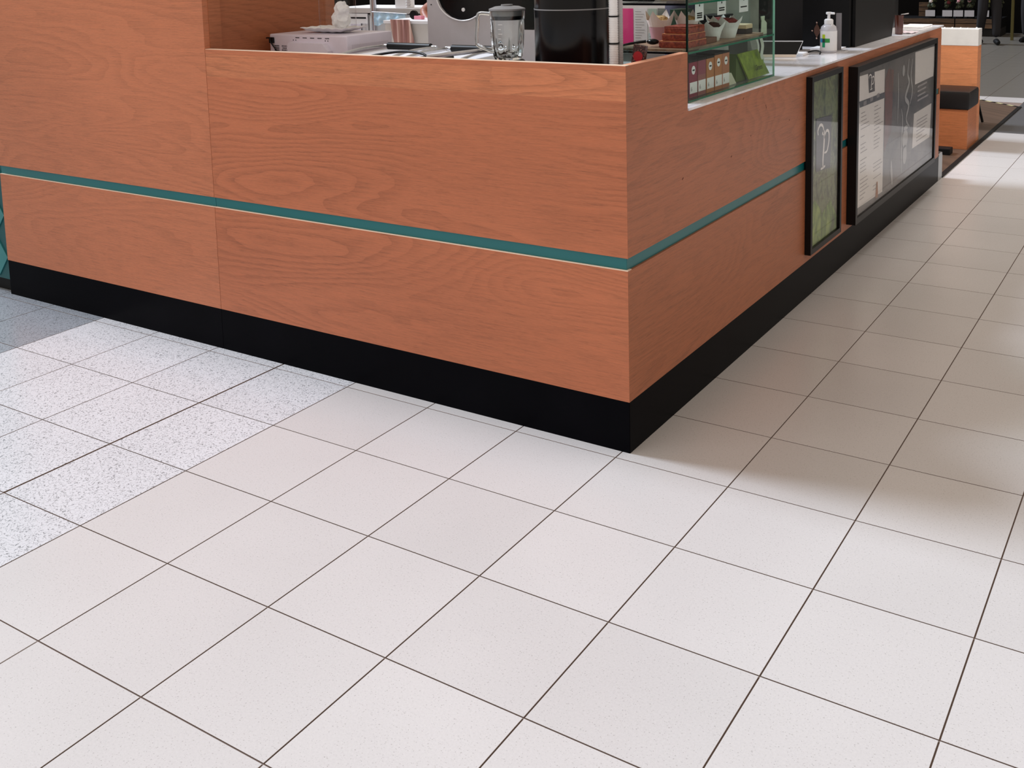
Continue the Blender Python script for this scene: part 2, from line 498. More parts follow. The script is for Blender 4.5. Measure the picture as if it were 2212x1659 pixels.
ru = thing('side_counter_unit', 'long side counter unit of orange wood running back from the corner to the bench', 'counter', (0.0, 2.5, 0))
YE = 4.875
box('plinth', XC - 0.05, XC, YC + 0.002, 5.02, 0, ZK, PLINTH, ru)
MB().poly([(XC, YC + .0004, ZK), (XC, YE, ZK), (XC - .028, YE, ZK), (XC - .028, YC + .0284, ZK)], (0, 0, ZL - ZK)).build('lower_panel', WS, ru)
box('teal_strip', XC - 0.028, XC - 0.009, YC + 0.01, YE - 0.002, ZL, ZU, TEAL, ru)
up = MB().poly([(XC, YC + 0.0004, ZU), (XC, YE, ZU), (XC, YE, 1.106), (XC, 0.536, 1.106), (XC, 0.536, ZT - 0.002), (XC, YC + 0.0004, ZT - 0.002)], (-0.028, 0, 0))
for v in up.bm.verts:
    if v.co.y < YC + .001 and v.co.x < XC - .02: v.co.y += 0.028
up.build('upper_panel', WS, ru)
MB().box(XC - 0.03, XC - 0.0005, YC + 0.0305, 0.5355, ZT - 0.002, ZT).build('capping_edge', EDGE, ru)
box('end_panel', -0.60, XC - 0.001, YE, YE + 0.018, ZK, 1.095, WB, ru)
ec = MB().box(-0.10, XC + 0.001, YE + 0.02, 5.025, 0.001, 0.176); ec.box(-0.10, XC + 0.001, 5.018, 5.026, 0.176, 0.192); ec.box(XC - 0.007, XC + 0.001, YE + 0.03, 5.026, 0.176, 0.192)
ec.build('end_box', mat('grey_metal_end', (150, 152, 152), 0.3, 0.3), ru)
chips = MB()
for (q, w, h) in (((0.0302, 1.6555, 0.9134), .006, .004), ((0.0302, 1.3534, 1.0153), .003, .020), ((0.0302, 1.1731, 0.9169), .006, .004), ((0.0302, 0.9586, 0.8663), .010, .004), ((0.0302, 0.4897, 0.8660), .012, .004), ((0.0302, 1.0879, 1.0832), .014, .003)):
    chips.box(q[0] - 0.0005, q[0] + 0.0004, q[1] - w / 2, q[1] + w / 2, q[2] - h / 2, q[2] + h / 2, rot=Matrix.Rotation(0.5, 3, 'X'))
chips.build('chipped_marks', mat('chip_dark', (92, 48, 34), 0.7), ru)['kind'] = 'stuff'

marble_top = MB().poly([(XC + 0.001, 0.545, 1.107), (XC + 0.001, 4.955, 1.107), (-0.62, 4.955, 1.107), (-0.62, 0.76, 1.107), (-0.003, 0.76, 1.107), (-0.003, 0.545, 1.107)], (0, 0, 0.009)).build('marble_worktop', MARBLE)
tag(marble_top, 'white marble worktop along the side counter under the glass cake display', 'worktop')
wt = MB().box(-1.988, -0.003, 0.082, 0.755, 1.075, 1.115).build('white_worktop', WHITELAM)
tag(wt, 'white worktop behind the front ledge carrying microwave, blender and urn', 'worktop')
inner = thing('inner_cabinet', 'white cabinet carcass inside the counter below the white worktop', 'cabinet', (-1, 0.4, 0))
box('carcass', -1.985, -0.03, 0.15, 0.70, 0.0, 1.074, WHITELAM, inner)
inner2 = thing('side_cabinet', 'dark cabinet carcass under the marble worktop inside the side counter', 'cabinet', (-0.3, 2.9, 0))
box('carcass', -0.58, -0.022, 0.79, 4.85, 0.0, 1.097, BLACKM, inner2)

# teal tiled unit at the left end
tp = thing('teal_tiled_unit', 'teal counter unit faced with diagonal tiles at the left edge, black kick below', 'counter', (-3.95, 0.15, 0))
box('backing', -4.35, XL - 0.003, 0.062, 0.16, 0.07, 1.95, TEALD, tp)
box('plinth', -4.35, XL - 0.003, 0.085, 0.16, 0, 0.07, BLACKM, tp)
dm = MB().poly([(0, 0.056, -0.108), (0.09, 0.056, 0), (0, 0.056, 0.108), (-0.09, 0.056, 0)], (0, 0.006, 0))
dme = bpy.data.meshes.new('tile')
bmesh.ops.recalc_face_normals(dm.bm, faces=dm.bm.faces); dm.bm.to_mesh(dme); dm.bm.free(); dme.materials.append(TEALT)
for a in range(4):
    for b_ in range(9):
        for s in (0, 1):
            x = -3.67 - a * 0.19 + s * 0.095; z = 0.19 + b_ * 0.224 + s * 0.112
            if x > -3.66 or z > 1.8 or x < -4.25: continue
            o = bpy.data.objects.new('tile', dme); C.objects.link(o); o.parent = tp
            o.location = Vector((x, 0, z)) - tp.location

# ================================================================ POSTERS
def frame_box(name, label, y0, y1, z0, z1, depth, bw):
    t = thing(name, label, 'poster', (XC, (y0 + y1) / 2, z0))
    x0, x1 = XC + 0.0005, XC + depth
    f = MB()
    f.box(x0, x1, y0, y0 + bw, z0, z1); f.box(x0, x1, y1 - bw, y1, z0, z1)
    f.box(x0, x1, y0 + bw, y1 - bw, z0, z0 + bw); f.box(x0, x1, y0 + bw, y1 - bw, z1 - bw, z1)
    f.build('frame', BLACK, t)
    return t
def flat(name, pts, x, material, parent, th=0.0006):
    return MB().poly([(x, p[1], p[2]) for p in pts], (th, 0, 0)).build(name, material, parent)
def pstroke(name, cy, cz, w, h, x, material, parent):
    """white italic p with a curl, in a y,z box centred at cy,cz"""
    st = [[(-.42, .30), (-.46, .40), (-.30, .50), (-.10, .47), (.0, .36), (-.02, .24)],
          [(-.12, .28), (.06, .30), (.04, .05), (-.02, -.25), (-.03, -.47)],
          [(.06, .16), (.22, .31), (.42, .26), (.44, .06), (.30, -.14), (.08, -.16)],
          [(-.20, -.48), (.16, -.46)]]
    wd = [.055, .085, .06, .05]
    mb = MB()
    for s_, ww in zip(st, wd):
        pts = catmull([(cy + a * w, cz + b * h) for a, b in s_])
        r = ribbon(pts, [ww * w * (0.7 + 0.6 * math.sin(math.pi * i / (len(pts) - 1))) for i in range(len(pts))], 'X', x)
        me = bpy.data.meshes.new('t'); r.bm.to_mesh(me); r.bm.free(); mb.bm.from_mesh(me)
    return mb.build(name, material, parent)
PWHITE = mat('print_white', (240, 236, 232), 0.3)
PGREY = mat('print_grey', (66, 68, 74), 0.3)
PDARK = mat('print_dark', (42, 40, 50), 0.3)
PTEXT = mat('print_text', (162, 157, 158), 0.4)
P1 = frame_box('narrow_poster_frame', 'narrow black framed poster of green leaves with white curly letter on grey panel', 1.893, 2.396, 0.222, 1.082, 0.030, 0.026)
x1 = XC + 0.014
flat('print', [(x1, 1.918, .247), (x1, 2.371, .247), (x1, 2.371, 1.057), (x1, 1.918, 1.057)], x1, noisy('leaf_print', [(34, 44, 28), (66, 82, 52), (120, 134, 86), (70, 74, 50), (160, 168, 116)], (1, 1, 0.7), 14, 5, 0.3), P1)
flat('lower_leaves', [(x1, 1.918, .247), (x1, 2.371, .247), (x1, 2.371, .30), (x1, 2.25, .42), (x1, 2.12, .38), (x1, 2.0, .47), (x1, 1.918, .44)], x1 + .0008, noisy('leaf_bright', [(30, 52, 16), (92, 128, 40), (160, 184, 84)], (1, 1, 0.5), 17, 3, 0.3), P1)
flat('reflection_strip', [(x1, 2.36, .235), (x1, 2.371, .247), (x1, 2.371, 1.057), (x1, 2.355, 1.057)], x1 + .0016, noisy('dark_reflection', [(30, 24, 16), (58, 46, 28)], (1, 1, 0.3), 14, 3, 0.3), P1)  # dark reflection on the acrylic, painted as a strip of the print
flat('logo_panel', [(0.0500, 2.0007, 0.8692), (0.0500, 2.2477, 0.8547), (0.0500, 2.2367, 0.5886), (0.0500, 2.0036, 0.6085)], x1 + .0024, PGREY, P1)
pstroke('letter_p', (0.0500, 2.1167, 0.7169)[1], (0.0500, 2.1167, 0.7169)[2], 0.20, 0.225, x1 + .0034, PWHITE, P1)
MB().box(x1 + .006, x1 + .008, 1.917, 2.372, .246, 1.058).build('cover_sheet', thin_glass('acrylic', (0.99, 0.99, 0.99)), P1)

P2 = frame_box('wide_poster_frame', 'wide black framed menu poster with white price sheets on the side counter', 2.590, 4.530, 0.212, 1.060, 0.050, 0.033)
x2 = XC + 0.034
flat('print', [(x2, 2.622, .244), (x2, 4.498, .244), (x2, 4.498, 1.028), (x2, 2.622, 1.028)], x2, noisy('cafe_print', [(40, 40, 44), (70, 68, 68), (100, 94, 92), (60, 58, 62)], (1, 0.6, 1), 5, 4, 0.3), P2)
e = x2 + .0008
flat('menu_sheet', [(0.0650, 2.6710, 1.0013), (0.0650, 3.1986, 0.9867), (0.0650, 3.1956, 0.2721), (0.0650, 2.6766, 0.2857)], e, PWHITE, P2)
flat('logo_panel', [(0.0650, 2.8411, 0.9985), (0.0650, 2.9724, 0.9947), (0.0650, 2.9861, 0.8854), (0.0650, 2.8654, 0.8891)], e + .001, PDARK, P2)
pstroke('letter_p', (0.0650, 2.9107, 0.9450)[1], (0.0650, 2.9107, 0.9450)[2], 0.12, 0.085, e + .002, PWHITE, P2)
flat('header_bar', [(0.0650, 2.6768, 0.8651), (0.0650, 3.1947, 0.8539), (0.0650, 3.1943, 0.8197), (0.0650, 2.6878, 0.8313)], e + .001, PGREY, P2)
yA, yB = (0.0650, 2.6768, 0.8651)[1], (0.0650, 3.1947, 0.8539)[1]
zbar = ((0.0650, 2.6777, 0.8500)[2] + (0.0650, 3.1960, 0.8377)[2]) / 2
hx_ = MB()
for k_ in range(3):
    for q in range(3): hx_.box(e + .0017, e + .0024, yA + (yB - yA) * (.16 + .26 * k_) + .02 * q, yA + (yB - yA) * (.16 + .26 * k_) + .02 * q + .012, zbar - .010 + .004 * k_, zbar + .012 + .004 * k_)
hx_.build('header_text', PTEXT, P2)['kind'] = 'stuff'
tl = MB()
z = zbar - 0.05
while z > 0.30:
    for (ya, yb, pr_) in ((yA + 0.03, yA + 0.22, .75), (yA + 0.30, yA + 0.52, .75)):
        if random.random() < pr_:
            tl.box(e + .0007, e + .0014, ya + 0.01, ya + 0.01 + random.uniform(.3, .95) * (yb - ya), z, z + 0.0045)
    z -= 0.0215
tl.build('menu_text', PTEXT, P2)['kind'] = 'stuff'
flat('carrot_picture', [(e, yA + 0.36, .262), (e, yA + 0.42, .262), (e, yA + 0.405, .355), (e, yA + 0.38, .355)], e + .0016, noisy('carrot', [(120, 96, 70), (190, 120, 80)], (1, 1, 1), 30, 2), P2)
# white pouring shapes and red cafe wall of the middle picture
yM0, yM1 = (0.0650, 3.1986, 0.9867)[1], (0.0650, 3.9452, 1.0146)[1]
wM = yM1 - yM0
flat('red_wall_picture', [(e, yM0 + .02, .50), (e, yM0 + .24 * wM, .60), (e, yM0 + .28 * wM, .96), (e, yM0 + .12 * wM, .98), (e, yM0 + .02, .93)], e, noisy('red_wall_print', [(66, 44, 42), (118, 66, 56), (84, 52, 50)], (1, 1, .5), 8, 3, .3), P2)
pour = MB()
for st, ww in (([(.42, .93), (.44, .80), (.43, .62)], .012), ([(.78, .99), (.74, .90), (.80, .84), (.68, .76), (.80, .70), (.72, .62), (.84, .56)], .022),
               ([(.90, .98), (.86, .88), (.92, .78), (.84, .70)], .016), ([(.55, .70), (.60, .62), (.58, .48), (.60, .30)], .014), ([(.25, .42), (.27, .34), (.30, .27)], .03)):
    pts = catmull([(yM0 + a * wM, b) for a, b in st])
    r = ribbon(pts, [ww * (0.5 + math.sin(math.pi * i / (len(pts) - 1))) for i in range(len(pts))], 'X', e + .0012)
    me = bpy.data.meshes.new('t'); r.bm.to_mesh(me); r.bm.free(); pour.bm.from_mesh(me)
for (a, b, ra, rb) in ((.70, .50, .07, .055), (.72, .565, .05, .016), (.60, .93, .03, .035), (.70, .40, .05, .06)):
    n_ = 18
    vs = [pour.bm.verts.new((e + .0012, yM0 + a * wM + ra * math.cos(2 * math.pi * i / n_), b + rb * math.sin(2 * math.pi * i / n_))) for i in range(n_)]
    pour.bm.faces.new(vs)
pour.build('white_shapes', mat('print_pale', (176, 176, 176), .3), P2)
flat('price_card', [(0.0650, 3.9452, 1.0146), (0.0650, 4.5283, 1.0057), (0.0650, 4.4838, 0.8063), (0.0650, 3.9552, 0.8087)], e, PWHITE, P2)
flat('notice_sheet', [(0.0650, 3.9479, 0.6227), (0.0650, 4.4457, 0.6256), (0.0650, 4.4129, 0.4002), (0.0650, 3.9150, 0.4047)], e, PWHITE, P2)
tl = MB()
yC, yD = (0.0650, 3.9665, 0.6379)[1] + .06, (0.0650, 4.4225, 0.6066)[1] - .05
for z in [0.69 + .030 * q for q in range(4)]:
    tl.box(e + .0007, e + .0014, yC, yC + random.uniform(.6, 1) * (yD - yC), z, z + 0.012)
for z in [0.43 + .022 * q for q in range(7)]:
    tl.box(e + .0007, e + .0014, yC, yC + random.uniform(.4, .95) * (yD - yC), z, z + 0.006)
tl.build('notice_text', PTEXT, P2)
MB().box(x2 + .008, x2 + .010, 2.621, 4.499, .243, 1.029).build('cover_sheet', MATS['acrylic'], P2)

# ================================================================ GLASS CAKE DISPLAY
gx0, gx1, gy0, gy1 = -0.36, -0.027, 0.665, 1.615
zs = (1.1165, 1.300, 1.484, 1.74)
cs = thing('glass_cake_display', 'glass countertop cake display with green edged shelves on the marble', 'display case', ((gx0 + gx1) / 2, (gy0 + gy1) / 2, 1.1165))
box('front_pane', gx1 - .006, gx1, gy0 + .002, gy1 - .002, zs[0] + .008, zs[3], GLASS, cs)
box('left_pane', gx0, gx1 - .0065, gy0 + .001, gy0 + .006, zs[0] + .008, zs[3], thin_glass('side_glass', (.99, .995, .99)), cs)
box('right_pane', gx0, gx1 - .0065, gy1 - .006, gy1 - .001, zs[0] + .008, zs[3], GLASS, cs)
for z in zs[:3]:
    s_ = box('shelf', gx0 + .003, gx1 - .007, gy0 + .007, gy1 - .007, z, z + .006, thin_glass('shelf_glass', (.93, .97, .96)) if 'shelf_glass' not in MATS else MATS['shelf_glass'], cs)
    MB().box(gx1 - .0066, gx1 - .0004, gy0 + .006, gy1 - .006, z - .0005, z + .0065).build('shelf_front_edge', GEDGE, s_)
    MB().box(gx0 + .003, gx1 - .0066, gy0 + .0005, gy0 + .0064, z - .001, z + .0065).build('shelf_side_edge', BLACKG, s_)
box('top_pane', gx0, gx1, gy0, gy1, zs[3], zs[3] + .006, GLASS, cs)
box('corner_seam', gx1 - .0062, gx1 + .001, gy0 - .001, gy0 + .005, zs[0], zs[3], DGREEN, cs)
box('corner_seam', gx1 - .007, gx1 + .001, gy1 - .005, gy1, zs[0], zs[3], GEDGEL, cs)

# tea boxes
CARD = [((132, 16, 52), 'crimson tea box at the near end of the bottom shelf'), ((150, 88, 84), 'tea box with a pink upper half, second from the near end'),
        ((176, 112, 60), 'tan tea box, the middle one of the row'), ((178, 112, 62), 'tan tea box second from the far end of the row'),
        ((172, 106, 70), 'brownish tan tea box at the far end of the row beside the green pack')]
ys = [0.737, 0.819, 0.903, 0.987, 1.066]; xf = -0.052
for n_, (c_, lb) in enumerate(CARD):
    y = ys[n_]; zt = 1.262 + (.006 if n_ in (3, 4) else 0)
    t = thing('tea_box', lb, 'tea box', (xf - .04, y + .038, 1.1235), 'tea boxes on the bottom shelf of the display')
    cm = mat('tea_card_%d' % n_, c_, .55)
    box('carton', xf - .08, xf, y, y + .076, 1.1235, zt, cm, t, 0.001)
    box('lid', xf - .0805, xf + .0004, y - .0005, y + .0765, zt - .002, zt + .006, BLACKM, t)
    lo, hi = (1.140, 1.183)
    box('white_label', xf, xf + .0008, y + .003, y + .073, lo, hi, PAPER, t)
    text('number', '6', .026, (xf + .0014, y + .018, lo + .017), FACE_X, PTEXT, t)
    if n_ == 1:
        box('upper_half', xf, xf + .0006, y + .001, y + .075, 1.205, zt - .003, mat('tea_pink', (140, 60, 78), .55), t)
    else:
        MB().lathe([(.0005, 0), (.017, 0), (.017, .0008)], (xf, y + .038, zt - .033), 20, 'X').build('round_badge', PAPER, t)
        box('badge_mark', xf + .0008, xf + .0013, y + .028, y + .048, zt - .036, zt - .030, BLACKM, t)
# green tent pack
g0 = thing('green_tent_pack', 'lime green tent shaped pack with a pale ribbon on the bottom shelf', 'package', (-0.12, 1.42, 1.123), None)
GR = noisy('lime_card', [(104, 128, 22), (142, 166, 36)], (1, 1, 1), 30, 3, .5)
def tri(y0, y1, yt0, yt1, x0, x1, zt): return [(x0, y0, 1.1235), (x0, y1, 1.1235), (x1, yt1, zt), (x1, yt0, zt)]
MB().poly([(-.060, 1.385, 1.1235), (-.060, 1.645, 1.1235), (-.085, 1.50 + .06, 1.24), (-.085, 1.32, 1.24)], (-.006, 0, 0)).build('front_flap', GR, g0)
MB().poly([(-.075, 1.27, 1.1235), (-.075, 1.40, 1.1235), (-.095, 1.33, 1.238)], (-.10, 0, 0)).build('side_flap', mat('green_dark', (74, 96, 34), .6), g0)
text('lettering', 'Green', .034, (-.061, 1.51, 1.165), Euler((math.radians(78), 0, math.radians(90))), mat('green_ink', (52, 62, 12), .6), g0, shear=.2)
rb = MB().grid(lambda u, v: (-.055 + .008 * math.sin(5 * u), 1.50 - .02 * u + .07 * u * u + (.035 * v), 1.295 - .10 * u), 10, 2)
rb.build('ribbon', mat('ribbon_pale', (196, 204, 190), .5), g0, True, 0.0008)
gp = thing('grey_ribbon_pack', 'grey conical pack tied with a long white ribbon right of the green one', 'package', (-.16, 1.55, 1.123))
MB().poly([(-.10, 1.48, 1.1235), (-.10, 1.60, 1.1235), (-.13, 1.575, 1.29), (-.13, 1.55, 1.29)], (-.09, 0, 0)).build('pack', mat('grey_pack', (108, 112, 104), .5), gp)
MB().grid(lambda u, v: (-.088 + .004 * math.sin(9 * u), 1.535 + .05 * math.sin(2.2 * u) * (1 - .3 * u) + .022 * v, 1.292 - .165 * u), 14, 2).build('ribbon', mat('ribbon_white', (214, 218, 210), .5), gp, True, 0.0008)
pc = MB().poly([(-.062, 1.150, 1.1235), (-.062, 1.245, 1.1235), (-.085, 1.245, 1.168), (-.085, 1.150, 1.168)], (-.002, 0, 0)).build('small_price_card', mat('card_offwhite', (212, 216, 196), .6))
tag(pc, 'small off-white price card leaning between tea boxes and green pack', 'card')

# middle shelf: wooden board, cakes, muffins, slices, tongs
ZM = 1.3065
bd = thing('serving_board', 'long wooden serving board on the middle glass shelf', 'board', (-.19, 1.1, ZM))
box('board', gx0 + .02, gx1 - .03, gy0 + .02, gy1 - .06, ZM, ZM + .010, noisy('board_wood', [(120, 96, 78), (168, 132, 104)], (6, 1, 1), 8, 4, .5), bd, .002)
ZB2 = ZM + .0105
CAKE = noisy('chocolate_cake', [(96, 34, 24), (140, 56, 38), (176, 84, 56)], (1, 1, 1), 60, 5, .8)
CRUST = noisy('cake_crust', [(206, 124, 80), (226, 150, 104)], (1, 1, 1), 40, 3, .7)
for n_, (lb, dx) in enumerate((('bottom slab of the stacked red-brown cake slices', 0), ('middle slab of the stacked red-brown cake slices', .010), ('top slab of the stacked red-brown cake slices', .018))):
    z0 = ZB2 + n_ * .0275
    t = thing('cake_slab', lb, 'cake', (-.12, .80, z0), 'stacked cake slabs')
    MB().box(-.172 + dx, -.050, .72 + dx * .6, .90 - dx, z0, z0 + .024, .004).build('crumb', CAKE, t)
    box('top_crust', -.171 + dx, -.051, .721 + dx * .6, .899 - dx, z0 + .0242, z0 + .0268, CRUST if n_ < 2 else CAKE, t)
PARCH = mat('parchment', (232, 216, 212), .6)
PARCHW = mat('parchment_white', (228, 230, 226), .6)
PARCHP = mat('parchment_pink', (196, 150, 160), .6)
def muffin(label, x, y, r, h, paper, topcols, tn, z=ZB2):
    t = thing('muffin', label, 'muffin', (x, y, z), 'muffins in folded paper wraps')
    MB().lathe([(r * .55, 0), (r * .62, 0), (r * .9, h * .7), (r * .86, h * .7)], (x, y, z), 20).build('cup', paper, t, True)
    w = MB(); seg = 24
    ring0, ring1 = [], []
    for i in range(seg):
        a = 2 * math.pi * i / seg; pk = 1.0 if i % 6 == 0 else (.55 if i % 6 in (1, 5) else .2)
        ring0.append(w.bm.verts.new((x + r * .88 * math.cos(a), y + r * .88 * math.sin(a), z + h * .62)))
        rr = r * (1.0 + .28 * pk)
        ring1.append(w.bm.verts.new((x + rr * math.cos(a), y + rr * math.sin(a), z + h * (.78 + .45 * pk))))
    for i in range(seg): w.bm.faces.new((ring0[i], ring0[(i + 1) % seg], ring1[(i + 1) % seg], ring1[i]))
    w.build('paper_points', paper if paper is not PARCHP else PARCH, t, False, .0007)
    MB().ball((x, y, z + h * .82), r * .84, 3, 1, 1, .55, .09).build('crumble_top', MATS[tn] if tn in MATS else noisy(tn, topcols, (1, 1, 1), 90, 4, .8), t)
muffin('crumble topped muffin in pink paper behind the cake stack', -.262, .92, .050, .108, PARCHP, [(150, 92, 50), (206, 160, 104), (226, 190, 140)], 'crumble')
muffin('crumble topped muffin in white paper beside the pink wrapped one', -.170, .985, .046, .106, PARCH, [(150, 92, 50), (206, 160, 104)], 'crumble')
muffin('dark muffin in white paper under the near price tag', -.105, 1.085, .046, .066, PARCHW, [(54, 30, 28), (92, 54, 48)], 'dark_top')
muffin('muffin in tall pointed white paper with red top, middle of shelf', -.10, 1.24, .052, .075, PARCHW, [(96, 34, 36), (160, 70, 66)], 'red_top')
muffin('muffin in white paper behind the red topped one', -.19, 1.36, .046, .070, PARCHW, [(96, 34, 36), (160, 70, 66)], 'red_top')
sl = thing('cake_slice', 'dark cake slice with thick cream topping on the far part of the shelf', 'cake', (-.12, 1.46, ZB2))
box('cake_base', -.16, -.09, 1.43, 1.51, ZB2, ZB2 + .022, mat('dark_cake', (40, 26, 20), .8), sl, .003)
box('cream_top', -.16, -.09, 1.43, 1.51, ZB2 + .0222, ZB2 + .042, mat('cream_top', (218, 196, 160), .6), sl, .004)
bs = MB()
for q in range(4): bs.box(-.30, -.20, 1.40, 1.56, ZB2 + q * .021, ZB2 + q * .021 + .019, .003)
bs = bs.build('stacked_black_trays', BLACKM); tag(bs, 'stack of black trays at the far end of the middle shelf', 'tray')
tr2 = MB().box(-.14, -.06, .925, 1.03, ZB2, ZB2 + .022, .003).build('cake_bar', mat('bar_brown', (110, 70, 48), .8)); tag(tr2, 'small brown cake bar lying below the near price tag', 'cake')
cpk = MB().poly([(-.058, 1.535, ZM + .001), (-.058, 1.60, ZM + .001), (-.058, 1.60, ZM + .05), (-.058, 1.57, ZM + .065), (-.058, 1.575, ZM + .082), (-.058, 1.53, ZM + .082), (-.058, 1.54, ZM + .06)], (-.004, 0, 0)).build('folded_paper_bag', mat('bag_pale', (196, 208, 184), .6))
tag(cpk, 'pale folded paper bag at the far end of the middle shelf', 'bag')
tg = thing('serving_tongs', 'black serving tongs lying on the left of the middle shelf', 'tongs', (-.27, .76, ZB2))
MB().tube([(-.325, .70, ZB2 + .006), (-.29, .715, ZB2 + .014), (-.235, .74, ZB2 + .022)], .0045, 8, [.004, .005, .006]).build('arm', BLACK, tg, True)
MB().ball((-.212, .752, ZB2 + .020), .022, 2, 1.2, .9, .55).build('spoon_head', BLACKG, tg, True)
# hanging price tags
for n_, (pa, pb, lb) in enumerate((((-0.0450, 0.7791, 1.4789), (-0.0450, 0.8588, 1.4172), 'white price tag hanging nearest the corner with four text lines'),
                                   ((-0.0450, 0.9983, 1.4801), (-0.0450, 1.0857, 1.4269), 'white price tag hanging second from the corner with two text lines'),
                                   ((-0.0450, 1.2327, 1.4875), (-0.0450, 1.3343, 1.4238), 'white price tag hanging farthest from the corner with one text line'))):
    y0, y1 = pa[1], pb[1]; z1, z0 = 1.4835, pb[2] - .0
    t = thing('price_tag', lb, 'price tag', (-.045, (y0 + y1) / 2, z0), 'price tags hanging in the display')
    box('card', -.046, -.045, y0, y1, z0, z1, PAPER, t)
    tx = MB()
    rows = ((.012, .020, .028), (.018, .027), (.022,))[n_]
    for r_ in rows: tx.box(-.045, -.0444, y0 + .015, y1 - .015, z0 + r_ - .0025, z0 + r_ + .0025)
    tx.box(-.045, -.0444, (y0 + y1) / 2 - .004, (y0 + y1) / 2 + .004, z1 - .012, z1 - .004)
    tx.build('text', BLACKM, t)
# upper shelf trays
ut = MB().lathe([(.001, .002), (.13, .002), (.145, .022), (.148, .022), (.132, 0), (.001, 0)], (-.19, 1.10, 1.491), 40, squash=1.9).build('steel_platter', noisy('platter', [(150, 140, 124), (206, 198, 186)], (2, 1, 1), 6, 3, .3), None, True)
tag(ut, 'oval steel platter on the top shelf of the cake display', 'tray')
gct = thing('green_tea_tin', 'dark green tin with a white badge on the back of the middle shelf', 'tin', (-.26, 1.16, ZB2))
box('tin', -.30, -.24, 1.10, 1.20, ZB2, ZB2 + .125, mat('dark_green_card', (18, 62, 42), .5), gct, .002)
box('badge', -.24, -.2392, 1.137, 1.165, ZB2 + .09, ZB2 + .112, PAPER, gct)
stk = thing('white_label_card', 'pale green and white card standing at the far end of the bottom shelf', 'card', (-.12, 1.59, 1.123))
MB().box(-.15, -.07, 1.597, 1.600, 1.1235, 1.205).build('card', mat('card_mint', (206, 226, 206), .6), stk)
MB().box(-.145, -.09, 1.5962, 1.5968, 1.13, 1.15).build('green_print', mat('card_lime', (170, 206, 90), .6), stk)

# ================================================================ THINGS ON THE WHITE WORKTOP
ZW = 1.1153
mw = thing('microwave', 'white microwave with its vented back to the ledge, left of the grills', 'microwave', (-1.709, .55, ZW))
mx0, mx1, my0, my1, mz0, mz1 = -1.940, -1.478, .400, .700, ZW + .012, 1.360
box('casing', mx0, mx1, my0, my1, mz0, mz1, mat('microwave_white', (222, 214, 226), .35), mw, .006)
for fx in (mx0 + .04, mx1 - .04):
    for fy in (my0 + .04, my1 - .04):
        MB().lathe([(.012, 0), (.014, .0125)], (fx, fy, ZW), 12).build('foot', BLACKM, mw)
bp_ = (-1.7942, 0.3920, 1.2820)
MB().poly([(mx0 + .135, my0, mz1 - .125), (mx0 + .385, my0, mz1 - .125), (mx0 + .375, my0, mz1 - .066), (mx0 + .345, my0, mz1 - .034), (mx0 + .145, my0, mz1 - .034), (mx0 + .135, my0, mz1 - .045)], (0, -.03, 0)).build('rear_duct_cover', mat('duct_white', (226, 220, 232), .4), mw)
vt = MB()
for q in range(5): vt.box(mx0 + .16 + q * .044, mx0 + .184 + q * .044, my0 - .001, my0 + .001, mz1 - .015, mz1 - .012)
for q in range(6):
    vt.box(mx0 + .028, mx0 + .058, my0 - .001, my0 + .001, mz1 - .053 - q * .007, mz1 - .050 - q * .007)
for q in range(4):
    for w in range(5): vt.box(mx0 + .075 + q * .009 + (w % 2) * .004, mx0 + .080 + q * .009 + (w % 2) * .004, my0 - .001, my0 + .001, mz1 - .055 - w * .009, mz1 - .050 - w * .009)
for q in (.145, .160, .335, .350): vt.box(mx0 + q, mx0 + q + .004, my0 - .001, my0 + .001, mz1 - .026, mz1 - .022)
vt.build('vents', BLACKM, mw)['kind'] = 'stuff'
MB().box(mx1 - .001, mx1 + .002, my0 + .03, my1 - .03, mz1 - .14, mz1 - .04, .001).build('side_recess', mat('microwave_side', (206, 198, 210), .4), mw)
MB().box(mx0 + .006, mx0 + .030, my0 - .012, my0, mz1 - .040, mz1 - .014, .002).build('cord_clip', BLACK, mw)
MB().tube(catmull([(mx0 - .012, my0 - .008, mz1 - .018), (mx0 + .012, my0 - .010, mz1 - .018), (mx0 + .018, my0 - .012, mz1 - .035), (mx0 + .05, my0 - .014, mz1 - .07), (mx0 + .085, my0 - .014, mz1 - .12), (mx0 + .09, my0 - .014, mz1 - .19)]), .0035, 8).build('power_cord', BLACK, mw, True)

jx, jy, jz = -1.662, .55, 1.3605
tray = thing('paper_tray', 'crumpled white paper tray on top of the microwave under the jar', 'tray', (jx - .02, jy, jz))
MB().grid(lambda u, v: (jx - .155 + .25 * u, jy - .08 + .16 * v, jz + .003 + .022 * max(abs(2 * u - 1) ** 3, abs(2 * v - 1) ** 3) + .0016 * math.sin(31 * u + 17 * v)), 24, 12).build('tray', PAPER, tray, True, .002)
jar = thing('glass_jar', 'tall clear glass jar holding crumpled white napkins on the microwave', 'jar', (jx, jy, jz + .006))
MB().lathe([(.070, 0), (.080, .012), (.082, .03), (.083, .16), (.080, .20), (.072, .215)], (jx, jy, jz + .0095), 40).build('jar', GLASSJ, jar, True)
from mathutils import noise as mnoise
nap = MB()
for (cx_, cy_, cz_, r_, hz_) in ((jx + .018, jy, jz + .060, .050, 1.0), (jx + .030, jy - .005, jz + .100, .040, 1.1)):
    q0 = len(nap.bm.verts); nap.ball((cx_, cy_, cz_), r_, 5, .95, .9, hz_); nap.bm.verts.ensure_lookup_table()
    for v in list(nap.bm.verts)[q0:]:
        dd_ = v.co - Vector((cx_, cy_, cz_)); n_ = abs(mnoise.noise(v.co * 26)) + .3 * abs(mnoise.noise(v.co * 60))
        v.co = Vector((cx_, cy_, cz_)) + dd_ * (1.0 - .42 * n_)
